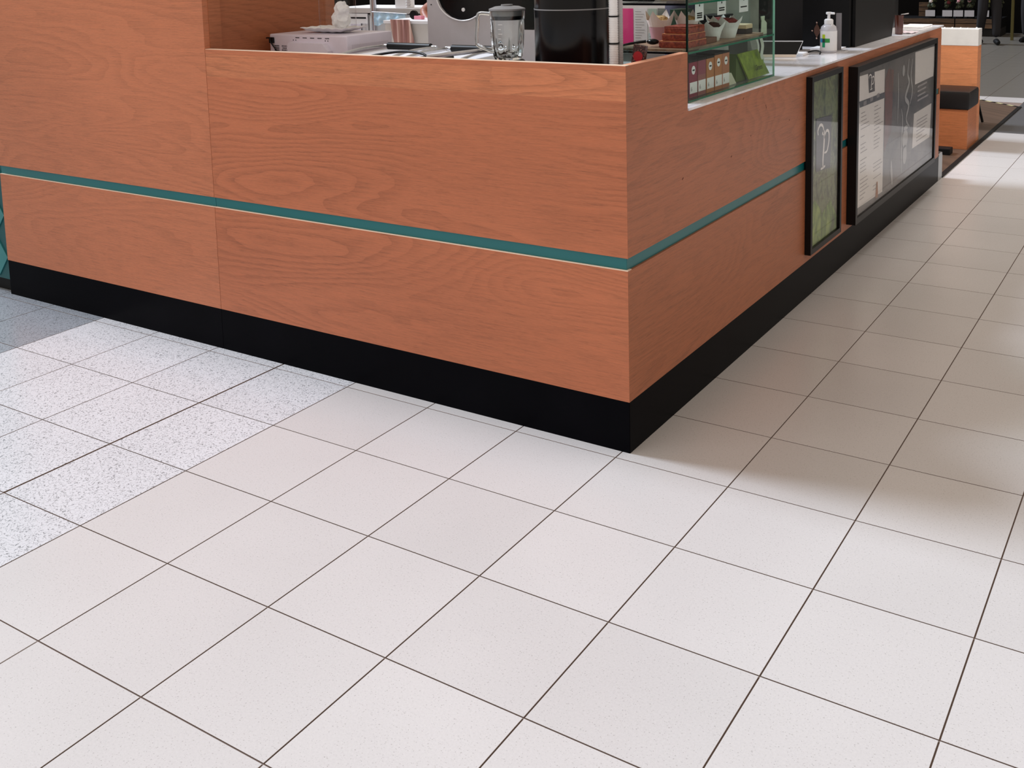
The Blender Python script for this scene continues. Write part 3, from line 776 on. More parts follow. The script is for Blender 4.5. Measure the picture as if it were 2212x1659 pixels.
nap = nap.build('crumpled_napkins', PAPER); tag(nap, 'crumpled white napkins inside the glass jar', 'napkins')

def grill(label, x0, x1, y0, y1, z):
    t = thing('sandwich_press', label, 'sandwich press', ((x0 + x1) / 2, (y0 + y1) / 2, ZW), 'sandwich presses behind the ledge')
    box('base', x0, x1, y0, y1, ZW + .01, z - .05, BLACKM, t, .006)
    for fx in (x0 + .03, x1 - .03):
        for fy in (y0 + .03, y1 - .03): MB().lathe([(.012, 0), (.012, .011)], (fx, fy, ZW), 10).build('foot', BLACK, t)
    MB().poly([(x0, y0, z - .045), (x0, y1, z - .045), (x0, y1, z - .010), (x0, y0, z - .020)], (x1 - x0, 0, 0)).build('lid', mat('press_lid', (240, 240, 244), .4), t)
    hz = z + .003
    for hx in (x0 + .02, x1 - .02):
        MB().tube(catmull([(hx, y0 + .03, z - .022), (hx, (y0 + y1) / 2, z + .002), (hx, y1 - .05, hz)]), .006, 8).build('arm', STEEL, t, True)
    MB().tube([(x0 + .045, y1 - .05, hz), (x1 - .045, y1 - .05, hz)], .016, 14).build('handle', BLACK, t, True)
    MB().tube([(x0 + .012, y1 - .05, hz), (x1 - .012, y1 - .05, hz)], .008, 10).build('handle_bar', STEEL, t, True)
grill('sandwich press with white lid next to the microwave', -1.462, -1.140, .20, .65, 1.300)
grill('sandwich press with white lid next to the glass blender', -1.115, -.805, .20, .65, 1.298)
cb = MB().tube(catmull([(-1.22, .15, 1.290), (-1.12, .17, 1.312), (-1.0, .19, 1.326), (-.88, .17, 1.318), (-.84, .15, 1.27), (-.83, .15, 1.20)]), .005, 8).build('black_power_cable', BLACK, None, True)
tag(cb, 'black cable looping over the sandwich presses behind the ledge', 'cable')
tb = MB().tube([(-.83, .115, 1.318), (-.66, .30, 1.335)], .008, 8).build('metal_spatula_arm', STEEL, None, True)
tag(tb, 'flat metal bar lying slanted just left of the blender', 'utensil')
pk = MB().box(-.99, -.87, .26, .34, 1.2895, 1.300, .003).build('black_scraper', BLACK); tag(pk, 'small black scraper lying on the right sandwich press', 'utensil')

# blender
bx, by = -.557, .25
bl = thing('glass_blender', 'glass blender jug with grey lid and side handle on a black base', 'blender', (bx, by, ZW))
MB().lathe([(.085, 0), (.088, .01), (.078, .13), (.066, .180), (.058, .188)], (bx, by, ZW), 32).build('base', BLACK, bl, True)
jz0 = 1.306
prof = [(.001, .004), (.046, .004), (.050, .012), (.056, .04), (.0605, .09), (.062, .15), (.064, .165), (.064, .178)]
jug = MB(); seg = 48
def ringp(r, z, rib): return [(bx + (r + rib * .0026 * math.cos(8 * math.pi * 2 * i / seg)) * math.cos(2 * math.pi * i / seg), by + (r + rib * .0026 * math.cos(8 * math.pi * 2 * i / seg)) * math.sin(2 * math.pi * i / seg), jz0 + z) for i in range(seg)]
rr = []
for r, z in [(.048, 0), (.052, .012), (.0575, .04), (.061, .09), (.0625, .145), (.065, .152), (.0655, .178)]: rr.append(ringp(r, z, 1 if .01 < z < .14 else 0))
for r, z in [(.0615, .178), (.061, .15), (.0585, .145), (.057, .09), (.0535, .04), (.047, .014), (.043, .008)]: rr.append(ringp(r, z, 0))
rv = [[jug.bm.verts.new(p) for p in q] for q in rr]
for a, b in zip(rv, rv[1:]):
    for i in range(seg): jug.bm.faces.new((a[i], a[(i + 1) % seg], b[(i + 1) % seg], b[i]))
jug.bm.faces.new(list(reversed(rv[0]))); jug.bm.faces.new(rv[-1])
jug.build('jug', GLASSR, bl, True)
hd = (-0.6932, 0.2500, 1.4536); hb = (-0.6965, 0.2500, 1.3634); hj = (-0.6555, 0.2500, 1.3298)
MB().tube(catmull([(bx - .060, by, 1.470), (hd[0] + .018, by, 1.474), (hd[0] + .004, by, 1.462), (hd[0] + .002, by, 1.44), (hb[0] + .001, by, hb[2] + .01), (hb[0] + .010, by, hb[2] - .012), (bx - .058, by, 1.330)]), .007, 10).build('handle', GLASSR, bl, True)
MB().lathe([(.0605, .160), (.0605, .180), (.067, .180), (.067, .186), (.045, .194), (.022, .196), (.022, .201), (.001, .201)], (bx, by, jz0), 36).build('lid', GREYM, bl, True)
MB().lathe([(.0595, .146), (.0598, .172)], (bx, by, jz0), 36).build('lid_seal', BLACK, bl, True)
for k_ in range(4):
    a = math.pi / 2 * k_ + .3
    MB().poly([(bx, by, jz0 + .018), (bx + .026 * math.cos(a), by + .026 * math.sin(a), jz0 + .030), (bx + .024 * math.cos(a + .35), by + .024 * math.sin(a + .35), jz0 + .032)], (0, 0, .0012)).build('blade', STEEL, bl)
ms = MB()
for q in range(6):
    ms.box(bx + .002, bx + .014 + .006 * (q % 2), by - .0645, by - .0640, jz0 + .045 + q * .017, jz0 + .0465 + q * .017)
ms.build('measure_marks', PAPER, bl)

# black urn and hose
urn = thing('black_urn', 'large black cylindrical urn between blender and corrugated hose', 'urn', (-.312, .30, ZW))
MB().lathe([(.130, 0), (.135, .006), (.135, .60), (.128, .62), (.001, .625)], (-.312, .30, ZW), 64).build('body', mat('urn_black', (5, 6, 10), .22, spec=.3), urn, True)
MB().lathe([(.1357, .375), (.1357, .379)], (-.312, .30, ZW), 64).build('trim_ring', GREYM, urn)
ho = thing('corrugated_hose', 'white corrugated hose standing upright with black cable ties beside the urn', 'hose', (-.115, .25, ZW))
pr = []; z = 0
while z < .60:
    pr += [(.0165, z), (.0165, z + .002), (.0145, z + .003), (.0145, z + .005)]; z += .006
MB().lathe(pr, (-.1185, .25, ZW), 20).build('hose', mat('hose_white', (242, 242, 244), .5), ho, True)
pr = []; z = 0
while z < .60:
    pr += [(.010, z), (.010, z + .002), (.0085, z + .003), (.0085, z + .005)]; z += .006
MB().lathe(pr, (-.104, .272, ZW), 16).build('thin_hose', mat('hose_grey', (176, 174, 176), .5), ho, True)
for zt in (1.372, 1.466):
    MB().lathe([(.0175, 0), (.0185, 0), (.0185, .005), (.0175, .005)], (-.1175, .25, zt), 24).build('cable_tie', BLACK, ho)
chp = MB().box(-.092, -.046, .27, .288, 1.1155, 1.372, rot=Matrix.Rotation(math.radians(9), 3, 'Y'), at=(-.069, .28, 1.1155))
cho = thing('dark_snack_packet', 'dark red speckled packet leaning in the counter corner beside the hose', 'packet', (-.043, .28, ZW))
chp.build('packet', noisy('packet_print', [(26, 8, 11), (44, 14, 18), (62, 20, 24), (150, 110, 100)], (1, 1, 1), 190, 2, .4, .2), cho)
MB().lathe([(.001, 0), (.018, 0), (.018, .001)], (-.036, .2695, 1.330), 24, 'Y').build('red_spot', mat('packet_red', (160, 8, 26), .4), cho)
cup = MB().lathe([(.001, 0), (.026, 0), (.034, .245), (.032, .245), (.025, .003), (.001, .003)], (-.100, .345, ZW), 24).build('plastic_cup', thin_glass('cup_plastic', (.80, .86, .86)), None, True)
tag(cup, 'tall translucent plastic cup behind the dark packet', 'cup')

# ================================================================ ESPRESSO MACHINE (side panel towards the ledge)
em = thing('espresso_machine', 'espresso machine with grey side panel and round black cut-out behind the blender', 'coffee machine', (-1.2, 1.25, 0))
ol = [(-1.4978, 1.0000, 1.5705), (-1.5017, 1.0000, 1.4835), (-1.5051, 1.0000, 1.2861)]
pts = [(-1.503, 1.6), (-1.503, 1.16), (-.905, 1.16), (-.905, 1.352), (-.975, 1.352), (-.975, 1.43), (-1.10, 1.432), (-1.150, 1.428), (-1.185, 1.424), (-1.215, 1.412), (-1.25, 1.396), (-1.29, 1.389), (-1.33, 1.392),
       (-1.37, 1.405), (-1.40, 1.424), (-1.425, 1.450), (-1.441, 1.484), (-1.452, 1.53), (-1.455, 1.6)]
MB().poly([(a, .995, b) for a, b in pts], (0, .012, 0)).build('side_panel', GREYP, em)
MB().tube(catmull([(a, .992, b) for a, b in pts[5:]], 3), .0035, 6).build('panel_trim', mat('trim_bright', (240, 238, 240), .3), em, True)
box('body', -1.50, -.98, 1.008, 1.60, 1.15, 1.62, BLACKG, em, .01)
box('drip_tray', -.98, -.902, 1.010, 1.58, 1.19, 1.345, STEEL, em, .003)
for (sx, sz) in ((-1.478, 1.462), (-1.02, 1.41), ):
    MB().lathe([(.001, 0), (.003, 0), (.003, -.002)], (sx, .995, sz), 10, 'Y').build('screw', BLACKM, em)
MB().lathe([(.001, 0), (.009, 0), (.009, -.004)], (-1.300, 1.007, 1.439), 16, 'Y').build('round_button', PAPER, em)
for (fx, fy) in ((-1.45, 1.05), (-1.0, 1.05), (-1.45, 1.55), (-1.0, 1.55)): MB().lathe([(.02, 0), (.02, .035)], (fx, fy, 1.1155), 12).build('foot', BLACK, em)
cm = thing('machine_counter', 'white island cabinet inside the counter under the espresso machine', 'cabinet', (-1.3, 1.3, 0))
box('carcass', -2.25, -.80, .96, 1.95, 0, 1.09, WHITELAM, cm)
box('top', -2.27, -.78, .94, 1.97, 1.09, 1.115, WHITELAM, cm)

# beige box with a hanging towel, blue cloth, rail, rear counter
bb = thing('beige_box', 'beige box with white lid behind the microwave, towel over its side', 'box', (-1.95, 1.45, 1.115))
box('carton', -2.105, -1.55, 1.40, 1.62, 1.1153, 1.338, mat('box_beige', (206, 202, 196), .6), bb)
box('lid', -2.112, -1.543, 1.393, 1.627, 1.3382, 1.354, PAPER, bb, .002)
tw = MB().grid(lambda u, v: (-2.055 + .135 * u + .03 * v, 1.385 - .004 * math.sin(20 * u + 3 * v) - .006 * v, 1.360 - .140 * v), 24, 10)
two = tw.build('striped_tea_towel', None or noisy('towel', [(120, 78, 72), (178, 132, 124), (206, 176, 160)], (26, 1, 1.2), 1.2, 3, .8, .6), None, True, .002)
tag(two, 'brown and pink tea towel hanging over the side of the beige box', 'towel')
hs = thing('rear_counter', 'white rear counter with raised shelf edge at the back of the kiosk', 'counter', (-2.6, 2.7, 0))
box('cabinet', -3.56, -.70, 2.62, 2.95, 0, 1.30, WHITELAM, hs)
box('shelf_edge', -3.56, -.70, 2.58, 2.96, 1.312, 1.342, mat('shelf_grey', (196, 190, 186), .5), hs)
box('shelf_top', -3.56, -.70, 2.58, 2.96, 1.342, 1.347, PAPER, hs)
MB().tube([(-3.14, 2.50, 1.326), (-2.84, 2.50, 1.314)], .004, 8).build('towel_rail', STEEL, hs, True)
for rx in (-3.135, -2.85): MB().tube([(rx, 2.50, 1.322 - (rx + 3.135) * .035), (rx, 2.585, 1.322)], .004, 8).build('rail_bracket', STEEL, hs, True)
box('small_shelf', -3.24, -3.10, 2.42, 2.62, 1.148, 1.1595, PAPER, hs)
po = MB().tube([(-3.17, 2.55, 1.10), (-3.17, 2.55, 2.4)], .022, 16).build('steel_post', STEEL, None, True); tag(po, 'round steel post rising left of the blue cloth', 'post')
po2 = MB().box(-3.02, -2.915, 2.60, 2.68, 1.3475, 2.4, .004).build('white_post', PAPER); tag(po2, 'wide white post standing on the rear counter', 'post')
h2 = []; z = 0
while z < .9: h2 += [(.018, z), (.018, z + .008), (.013, z + .010), (.013, z + .016)]; z += .018
ho2 = MB().lathe(h2, (-2.825, 2.50, 1.355), 14).build('rear_hose', mat('hose_white2', (222, 222, 224), .5), None, True); tag(ho2, 'short white ribbed hose hanging beside the white post', 'hose')
cl = MB().grid(lambda u, v: (-3.125 + .27 * u, 2.50 + .006 * math.sin(22 * u) + .004 * math.sin(9 * v), 1.322 - .012 * u - (.085 - .03 * u + .008 * math.sin(14 * u)) * v), 22, 8)
clo = cl.build('blue_cloth', noisy('blue_cloth', [(158, 200, 230), (186, 218, 240), (206, 230, 244)], (1, 1, 1), 30, 4, .8), None, True, .002)
tag(clo, 'light blue cloth hanging on a rail at the back of the kiosk', 'cloth')
nt_ = thing('framed_notice', 'white notice with black header bar and pink picture behind the jar', 'notice', (-3.33, 2.6, 1.17))
box('sheet', -3.44, -3.256, 2.585, 2.588, 1.12, 1.308, PAPER, nt_)
box('header', -3.42, -3.27, 2.583, 2.5848, 1.272, 1.283, BLACKM, nt_)
box('picture', -3.41, -3.275, 2.583, 2.5848, 1.150, 1.235, noisy('notice_pic', [(226, 222, 232), (206, 200, 216), (186, 110, 132)], (1, 1, 1), 14, 3), nt_)
nt2 = MB().box(-3.235, -3.20, 2.585, 2.588, 1.14, 1.290).build('narrow_notice', PAPER); tag(nt2, 'narrow white leaflet with red corner by the steel post', 'notice')
nr = MB()
for q in range(5): nr.lathe([(.010 - .001 * q, 0), (.010 - .001 * q, .09)], (-3.20 + .012 * q, 2.46, 1.16), 10)
nro = nr.build('rolled_papers', noisy('rolled', [(96, 96, 104), (226, 226, 230)], (30, 30, .5), 3, 2)); tag(nro, 'rolled striped papers standing below the blue cloth', 'papers')
gd = thing('tape_dispenser', 'small black and pink tape dispenser on top of the beige box', 'tape dispenser', (-2.0, 1.5, 1.372))
MB().lathe([(.012, -.008), (.024, -.008), (.024, .008), (.012, .008)], (-1.985, 1.50, 1.3785), 20, 'Y').build('roll', BLACK, gd, True)
box('holder', -1.975, -1.925, 1.485, 1.515, 1.3542, 1.374, mat('pink_plastic', (232, 150, 170), .4), gd, .003)
box('red_block', -1.885, -1.845, 1.485, 1.515, 1.3542, 1.382, mat('red_plastic', (212, 20, 66), .4), gd, .003)

# notice wall behind the cake display
nb = thing('notice_board', 'grey rear panel pinned with notices seen through the cake display', 'panel', (-1.0, 2.55, 1.1))
box('panel', -1.52, -.72, 2.530, 2.545, 1.10, 1.40, WHITELAM, nb)
def note(label, x0, x1, z0, z1, m_, lines=0, c='notice', nm='notice', y=2.527):
    x0 += .062; x1 += .062
    t = thing(nm, label, c, ((x0 + x1) / 2, y, z0), 'notices on the rear panel')
    box('sheet', x0, x1, y, y + .0015, z0, z1, m_, t)
    if lines:
        mb = MB()
        for q in range(lines):
            zz = z1 - .02 - q * (z1 - z0 - .03) / lines
            mb.box(x0 + .008, x0 + .008 + random.uniform(.5, .9) * (x1 - x0 - .016), y - .001, y, zz, zz + .0025)
        mb.build('text_lines', PTEXT, t)
note('bright pink notice sheet beside the corrugated hose', -1.345, -1.255, 1.150, 1.360, mat('hot_pink', (236, 60, 140), .6))
note('white notice sheet with a small black mark right of the pink one', -1.250, -1.165, 1.150, 1.362, PAPER, 12)
note('pale green square print above the muffins', -1.160, -1.105, 1.305, 1.360, mat('print_mint', (176, 196, 182), .6))
note('grey green picture print below the pale square', -1.160, -1.105, 1.262, 1.302, noisy('print_pic', [(70, 96, 88), (120, 140, 130)], (1, 1, 1), 20, 3))
note('grey striped picture print beside the pale green square', -1.100, -1.050, 1.265, 1.362, noisy('print_pic2', [(96, 104, 98), (140, 146, 138)], (1, 1, 5), 8, 3))
note('dark grey chart print at the right of the notices', -1.045, -.975, 1.290, 1.362, mat('print_char', (64, 70, 74), .6))
note('tall white notice sheet next to the dark chart', -.970, -.925, 1.230, 1.362, PAPER, 6)
note('light notice sheet with large lettering below the middle shelf', -1.16, -.84, 1.12, 1.22, mat('notice_aqua', (206, 220, 222), .6), 4)

# ================================================================ THINGS ON THE MARBLE
ZC = 1.1165
tbt = thing('tablet_stand', 'tablet with dark screen and white frame leaning beside the glass display', 'tablet', (-.27, 2.35, ZC))
a0, a1 = (-0.2100, 2.4395, 1.1088), (-0.3000, 2.8256, 1.1701)
sc_ = [(-.36, 2.22), (-.205, 2.44)]
MB().poly([(-.40, 2.38, ZC + .001), (-.205, 2.44, ZC + .001), (-.190, 2.51, ZC + .078), (-.385, 2.45, ZC + .078)], (-.004, .010, .002)).build('screen', BLACKG, tbt)
fr = MB()
A, B_, C_, D_ = [Vector(v) for v in ((-.40, 2.377, ZC + .001), (-.203, 2.438, ZC + .001), (-.188, 2.510, ZC + .079), (-.387, 2.450, ZC + .079))]
fr.tube([A, B_, C_, D_], .003, 6); fr.build('rim', PAPER, tbt)
MB().poly([A + Vector((0, -.004, -.0)), B_ + Vector((0, -.004, 0)), B_ + Vector((.002, .003, .014)), A + Vector((.002, .003, .014))], (0, -.003, 0)).build('lower_bezel', mat('bezel_cream', (232, 214, 196), .4), tbt)
MB().box(-.33, -.19, 2.52, 2.62, ZC, ZC + .014, .003).build('dock', PAPER, tbt)
MB().tube(catmull([(-.20, 2.60, ZC + .010), (-.16, 2.62, ZC + .020), (-.13, 2.62, ZC + .016), (-.125, 2.60, ZC + .005)]), .004, 8).build('cable', BLACK, tbt, True)

bt = thing('pump_bottle', 'clear pump bottle with white label and green cross on the marble worktop', 'bottle', (-.128, 2.76, ZC))
bc = (-.128, 2.76, ZC)
MB().lathe([(.001, 0), (.040, 0), (.044, .006), (.044, .122), (.040, .140), (.026, .152), (.018, .155), (.001, .155)], bc, 32).build('bottle', mat('bottle_clear', (206, 206, 214), .12), bt, True)
MB().lathe([(.0446, .012), (.0446, .118)], bc, 40).build('label', PAPER, bt, True)
MB().lathe([(.020, .152), (.024, .154), (.024, .176), (.018, .182), (.008, .183), (.0075, .205), (.014, .207), (.016, .213), (.014, .219), (.001, .220)], bc, 24).build('pump', PAPER, bt, True)
MB().tube([(-.128, 2.76, ZC + .213), (-.095, 2.752, ZC + .212)], .006, 8).build('nozzle', PAPER, bt, True)
# the cross faces the camera side of the round label
vx, vy = Vector((LOC[0] - bc[0], LOC[1] - bc[1])).normalized()
def onlabel(name, a0, a1, z0, z1, m_):
    base = math.atan2(vy, vx)
    mb = MB(); n_ = 6; vs = []
    for zz in (z0, z1): vs.append([mb.bm.verts.new((bc[0] + .0452 * math.cos(base + a0 + (a1 - a0) * i / n_), bc[1] + .0452 * math.sin(base + a0 + (a1 - a0) * i / n_), ZC + zz)) for i in range(n_ + 1)])
    for i in range(n_): mb.bm.faces.new((vs[0][i], vs[0][i + 1], vs[1][i + 1], vs[1][i]))
    mb.build(name, m_, bt)
onlabel('cross_top', -.80, -.42, .078, .100, mat('cross_yellow', (178, 206, 30), .5))
onlabel('cross_bottom', -.80, -.42, .030, .056, mat('cross_teal', (20, 160, 110), .5))
onlabel('cross_left', -1.25, -.80, .056, .078, mat('cross_blue', (60, 160, 220), .5))
onlabel('cross_right', -.42, .15, .056, .078, mat('cross_green', (50, 150, 70), .5))
onlabel('cross_centre', -.80, -.42, .056, .078, mat('cross_dark', (40, 60, 60), .5))

sg = thing('card_holder', 'narrow upright clear card holder behind the pump bottle', 'card holder', (-.10, 2.86, ZC))
box('plate', -.118, -.088, 2.86, 2.864, ZC, ZC + .208, mat('holder_grey', (132, 130, 136), .25), sg)
box('foot', -.118, -.060, 2.84, 2.90, ZC, ZC + .004, mat('holder_foot', (200, 200, 204), .2), sg)
gg = thing('grey_haze_box', 'grey box added for glass haze in the far part of the cake display', 'appliance', (-.41, 2.1, ZC))  # box added behind the case to give the grey haze on its glass
box('casing', -.56, -.285, 2.0, 2.12, ZC, ZC + .52, mat('haze_grey', (118, 122, 112), .4, noise=.25, nscale=9), gg, .008)
box('haze_box_plate', -.46, -.40, 1.996, 2.0, ZC + .10, ZC + .16, BLACKM, gg)
pa = thing('black_till_screen', 'flat black till screen standing on the worktop right of the cake display', 'till', (-.42, 2.75, ZC))
MB().poly([(-.60, 2.60, ZC), (-.305, 2.86, ZC), (-.305, 2.86, ZC + .50), (-.60, 2.60, ZC + .50)], (-.03, .04, 0)).build('panel', mat('panel_black', (12, 12, 16), .4, spec=.25), pa)
pb = thing('black_drinks_cabinet', 'black cabinet with small bronze ornament behind the pump bottle', 'cabinet', (-.35, 3.1, ZC))
box('body', -.58, -.10, 3.06, 3.50, ZC, ZC + .55, BLACKM, pb, .004)
ox, oz = (-0.2846, 3.0500, 1.2109)[0], (-0.2846, 3.0500, 1.2109)[2]
MB().poly([(ox, 3.058, oz - .042), (ox + .016, 3.058, oz - .012), (ox + .016, 3.058, oz + .012), (ox, 3.058, oz + .042), (ox - .016, 3.058, oz + .012), (ox - .016, 3.058, oz - .012)], (0, -.004, 0)).build('bronze_ornament', mat('bronze', (120, 88, 76), .4, .6), pb)
for (dx, dz) in ((0, .045), (0, -.045), (-.026, -.002), (.022, .002)):
    MB().ball((ox + dx, 3.053, oz + dz), .005, 2).build('stud', mat('stud', (180, 150, 136), .3, .6), pb, True)
pcx = thing('black_counter_machine', 'long black machine casing standing along the marble worktop edge', 'machine', (-.3, 3.7, ZC))
MB().poly([(-.078, 3.10, ZC), (-.078, 3.93, ZC), (-.078, 4.02, ZC + .24), (-.078, 3.98, ZC + .52), (-.078, 3.10, ZC + .52)], (-.018, 0, 0)).build('side_panel', mat('machine_black', (12, 12, 13), .5, spec=.25), pcx)
box('body', -.56, -.097, 3.52, 3.92, ZC, ZC + .50, BLACKM, pcx, .004)
rt = thing('rear_black_appliance', 'tall black appliance at the far end of the worktop behind the cup', 'appliance', (-.42, 4.4, ZC))
box('body', -.60, -.235, 4.05, 4.75, ZC, ZC + .45, BLACK, rt, .006)
cu = thing('spoon_cup', 'brown glass cup holding spoons near the far end of the marble', 'cup', (-.062, 4.06, ZC))
MB().lathe([(.022, 0), (.025, .004), (.026, .10), (.029, .122), (.026, .122), (.023, .10), (.021, .006), (.001, .006)], (-.065, 4.06, ZC), 24).build('cup', mat('brown_glass', (84, 46, 36), .12), cu, True)
MB().tube([(-.080, 4.07, ZC + .02), (-.050, 4.05, ZC + .128), (-.018, 4.10, ZC + .132)], .004, 8).build('spoon', STEEL, cu, True)
np_ = MB().grid(lambda u, v: (-.09 + .10 * u, 4.12 + .16 * v, ZC + .002 + .006 * abs(math.sin(7 * u + 4 * v))), 8, 6)
npo = np_.build('folded_napkins', mat('napkin_lilac', (222, 208, 216), .7), None, False, .002); tag(npo, 'crumpled pale napkins lying beside the spoon cup', 'napkins')
bx2 = MB().box(-.19, -.035, 4.60, 4.90, ZC, ZC + .0085, .002).build('white_tray', PAPER); tag(bx2, 'white tray at the far end of the marble worktop', 'tray')
bw = MB().box(-.28, -.115, 2.92, 3.05, ZC, ZC + .006, .001).build('white_mat', PAPER); tag(bw, 'thin white mat on the marble in front of the black cabinet', 'mat')

# ================================================================ SEATING AREA BEYOND THE KIOSK
dk = thing('timber_deck', 'dark timber-look floor covering beyond the counter with black edge trim', 'flooring', (-1.5, 7, 0))
MB().poly([(0.0, 5.03, .0008), (0.0, 8.84, .0008), (-.475, 9.30, .0008), (-3.3, 9.30, .0008), (-3.3, 5.03, .0008)], (0, 0, .003)).build('planks', WK, dk)
box('edge_trim', 0.0, .035, 5.028, 8.875, .0006, .009, BLACKM, dk)
hz0, hz1 = Vector((.01, 8.87, 0)), Vector((-.85, 9.66, 0)); hd_ = (hz1 - hz0); hl = hd_.length; hd_.normalize(); hn = Vector((-hd_.y, hd_.x, 0))
for q in range(14):
    a = hz0 + hd_ * (hl * q / 14); b = hz0 + hd_ * (hl * (q + 1) / 14); w_ = hn * .018
    MB().poly([a - w_ + Vector((0, 0, .004)), b - w_ + Vector((0, 0, .004)), b + w_ + Vector((0, 0, .004)), a + w_ + Vector((0, 0, .004))], (0, 0, .001)).build('tape_dash', BLACKM if q % 2 == 0 else mat('tape_yellow', (190, 184, 140), .6), dk)

bn = thing('booth_bench', 'wooden booth bench with black cushion beyond the counter end', 'bench', (-.9, 6.4, .004))
box('base', -1.9, -.012, 6.205, 6.60, .004, .333, WB, bn, .002)
MB().box(-1.91, .004, 6.185, 6.60, .3335, .486, .025).build('cushion', LEATHER, bn, True)
pt = thing('booth_partition', 'wooden partition behind the bench carrying the white planter', 'partition', (-.9, 6.68, .004))
box('panel', -1.9, -.018, 6.603, 6.76, .004, .824, WP, pt, .001)
pl = thing('white_planter', 'white rectangular planter box on the wooden partition', 'planter', (-.9, 6.68, .825))
box('trough', -1.9, -.016, 6.600, 6.76, .825, .966, mat('planter_white', (226, 226, 224), .4), pl, .002)
gv = MB()
for q in range(30): gv.ball((-1.85 + q * .062 + random.uniform(-.01, .01), 6.68 + random.uniform(-.05, .05), .968), random.uniform(.006, .011), 1)
gv = gv.build('white_pebbles', PAPER, pl); gv['kind'] = 'stuff'
bk = MB().box(-.30, -.085, 5.90, 6.02, .004, .055, .006).build('black_floor_box', BLACKM); tag(bk, 'low black box on the deck at the foot of the bench', 'box')

ch = thing('cafe_chair', 'black metal cafe chair mostly hidden behind the booth partition', 'chair', (-.42, 7.45, .004))
MB().box(-.62, -.22, 7.25, 7.64, .445, .47, .008).build('seat', BLACK, ch)
MB().tube([(-.24, 7.28, .45), (-.215, 7.24, .008)], .012, 8).build('leg', BLACK, ch, True)
MB().tube([(-.60, 7.28, .45), (-.63, 7.24, .008)], .012, 8).build('leg', BLACK, ch, True)
MB().tube([(-.23, 7.60, .45), (-.145, 7.71, .008)], .012, 8).build('leg', BLACK, ch, True)
MB().tube([(-.60, 7.60, .45), (-.68, 7.71, .008)], .012, 8).build('leg', BLACK, ch, True)
MB().grid(lambda u, v: (-.205 + .045 * v + .02 * math.sin(3.1 * u), 7.25 + .40 * u, .50 + .36 * v), 8, 6).build('backrest', BLACK, ch, True, .012)

# ================================================================ FLOWER STAND FAR AWAY
PLK = [noisy('plank_%d' % q, [(62 + 8 * q, 46 + 5 * q, 34 + 4 * q), (104 + 8 * q, 80 + 6 * q, 58 + 4 * q)], (1, 1, 8), 6, 4, .7) for q in range(3)]
fs = thing('flower_stand', 'dark timber flower stand at the far shopfront', 'stand', (-2.5, 17.9, 0))
for (xa, xb) in ((-5.4, -4.9), (-4.88, -2.31), (-2.29, -1.54)):
    for (za, zb) in ((.150, .225), (.238, .318)):
        box('plank', xa, xb, 17.68, 17.70, za, zb, random.choice(PLK), fs)
for (za, zb) in ((.34, .42), (.43, .51), (.52, .60)): box('plank', -3.0, -2.83, 17.98, 18.0, za, zb, PLK[0], fs)
box('shelf', -5.4, -1.54, 17.71, 18.5, .150, .318, BLACKM, fs)
box('foot', -5.4, -1.54, 17.75, 18.4, 0, .149, mat('stand_foot', (16, 15, 15), .7), fs)
FOL = noisy('foliage', [(22, 30, 20), (58, 66, 46), (84, 84, 60)], (1, 1, 1), 30, 3, .8)
FL = [mat('bloom_white', (224, 214, 214), .7), mat('bloom_yellow', (206, 200, 120), .7), mat('bloom_red', (110, 36, 44), .7), mat('bloom_pink', (206, 150, 160), .7)]
LB = ['cream and red flowers', 'white ragged flowers', 'pale yellow buds', 'dark red flowers', 'white bud stems', 'yellow tulip flowers']
for q, (x, cw) in enumerate(((-2.736, .17), (-2.438, .170), (-2.248, .165), (-2.058, .165), (-1.80, .15), (-1.60, .15))):
    t = thing('flower_bucket', 'black bucket of %s with a white price card on the far stand' % LB[q], 'flowers', (x, 17.85, .3185), 'flower buckets on the far stand')
    MB().lathe([(.001, 0), (.066, 0), (.082, .17), (.078, .17), (.063, .004), (.001, .004)], (x, 17.86, .3185), 16).build('bucket', BLACK, t, True)
    box('price_card', x - cw / 2, x + cw / 2, 17.70, 17.703, .357, .472, mat('price_card', (196, 198, 208), .6), t)
    fo = MB()
    for k_ in range(22): fo.ball((x + random.uniform(-.055, .055), 17.86 + random.uniform(-.09, .09), .51 + random.uniform(0, .24)), random.uniform(.025, .05), 1, jit=.35)
    fo.build('foliage', FOL, t)
    for k_ in range(6):
        mtl = FL[(q + (k_ % 2)) % 4] if q != 5 else FL[1]
        MB().ball((x + random.uniform(-.06, .06), 17.78 + random.uniform(-.04, .05), .60 + random.uniform(0, .22)), random.uniform(.018, .04), 1, jit=.3).build('bloom', mtl, t)

gpst = MB().box(-1.26, -1.215, 17.0, 17.05, 0, 2.4, .004).build('olive_post', mat('olive', (92, 84, 34), .6)); tag(gpst, 'thin olive yellow post at the right edge of the far shopfront', 'post')

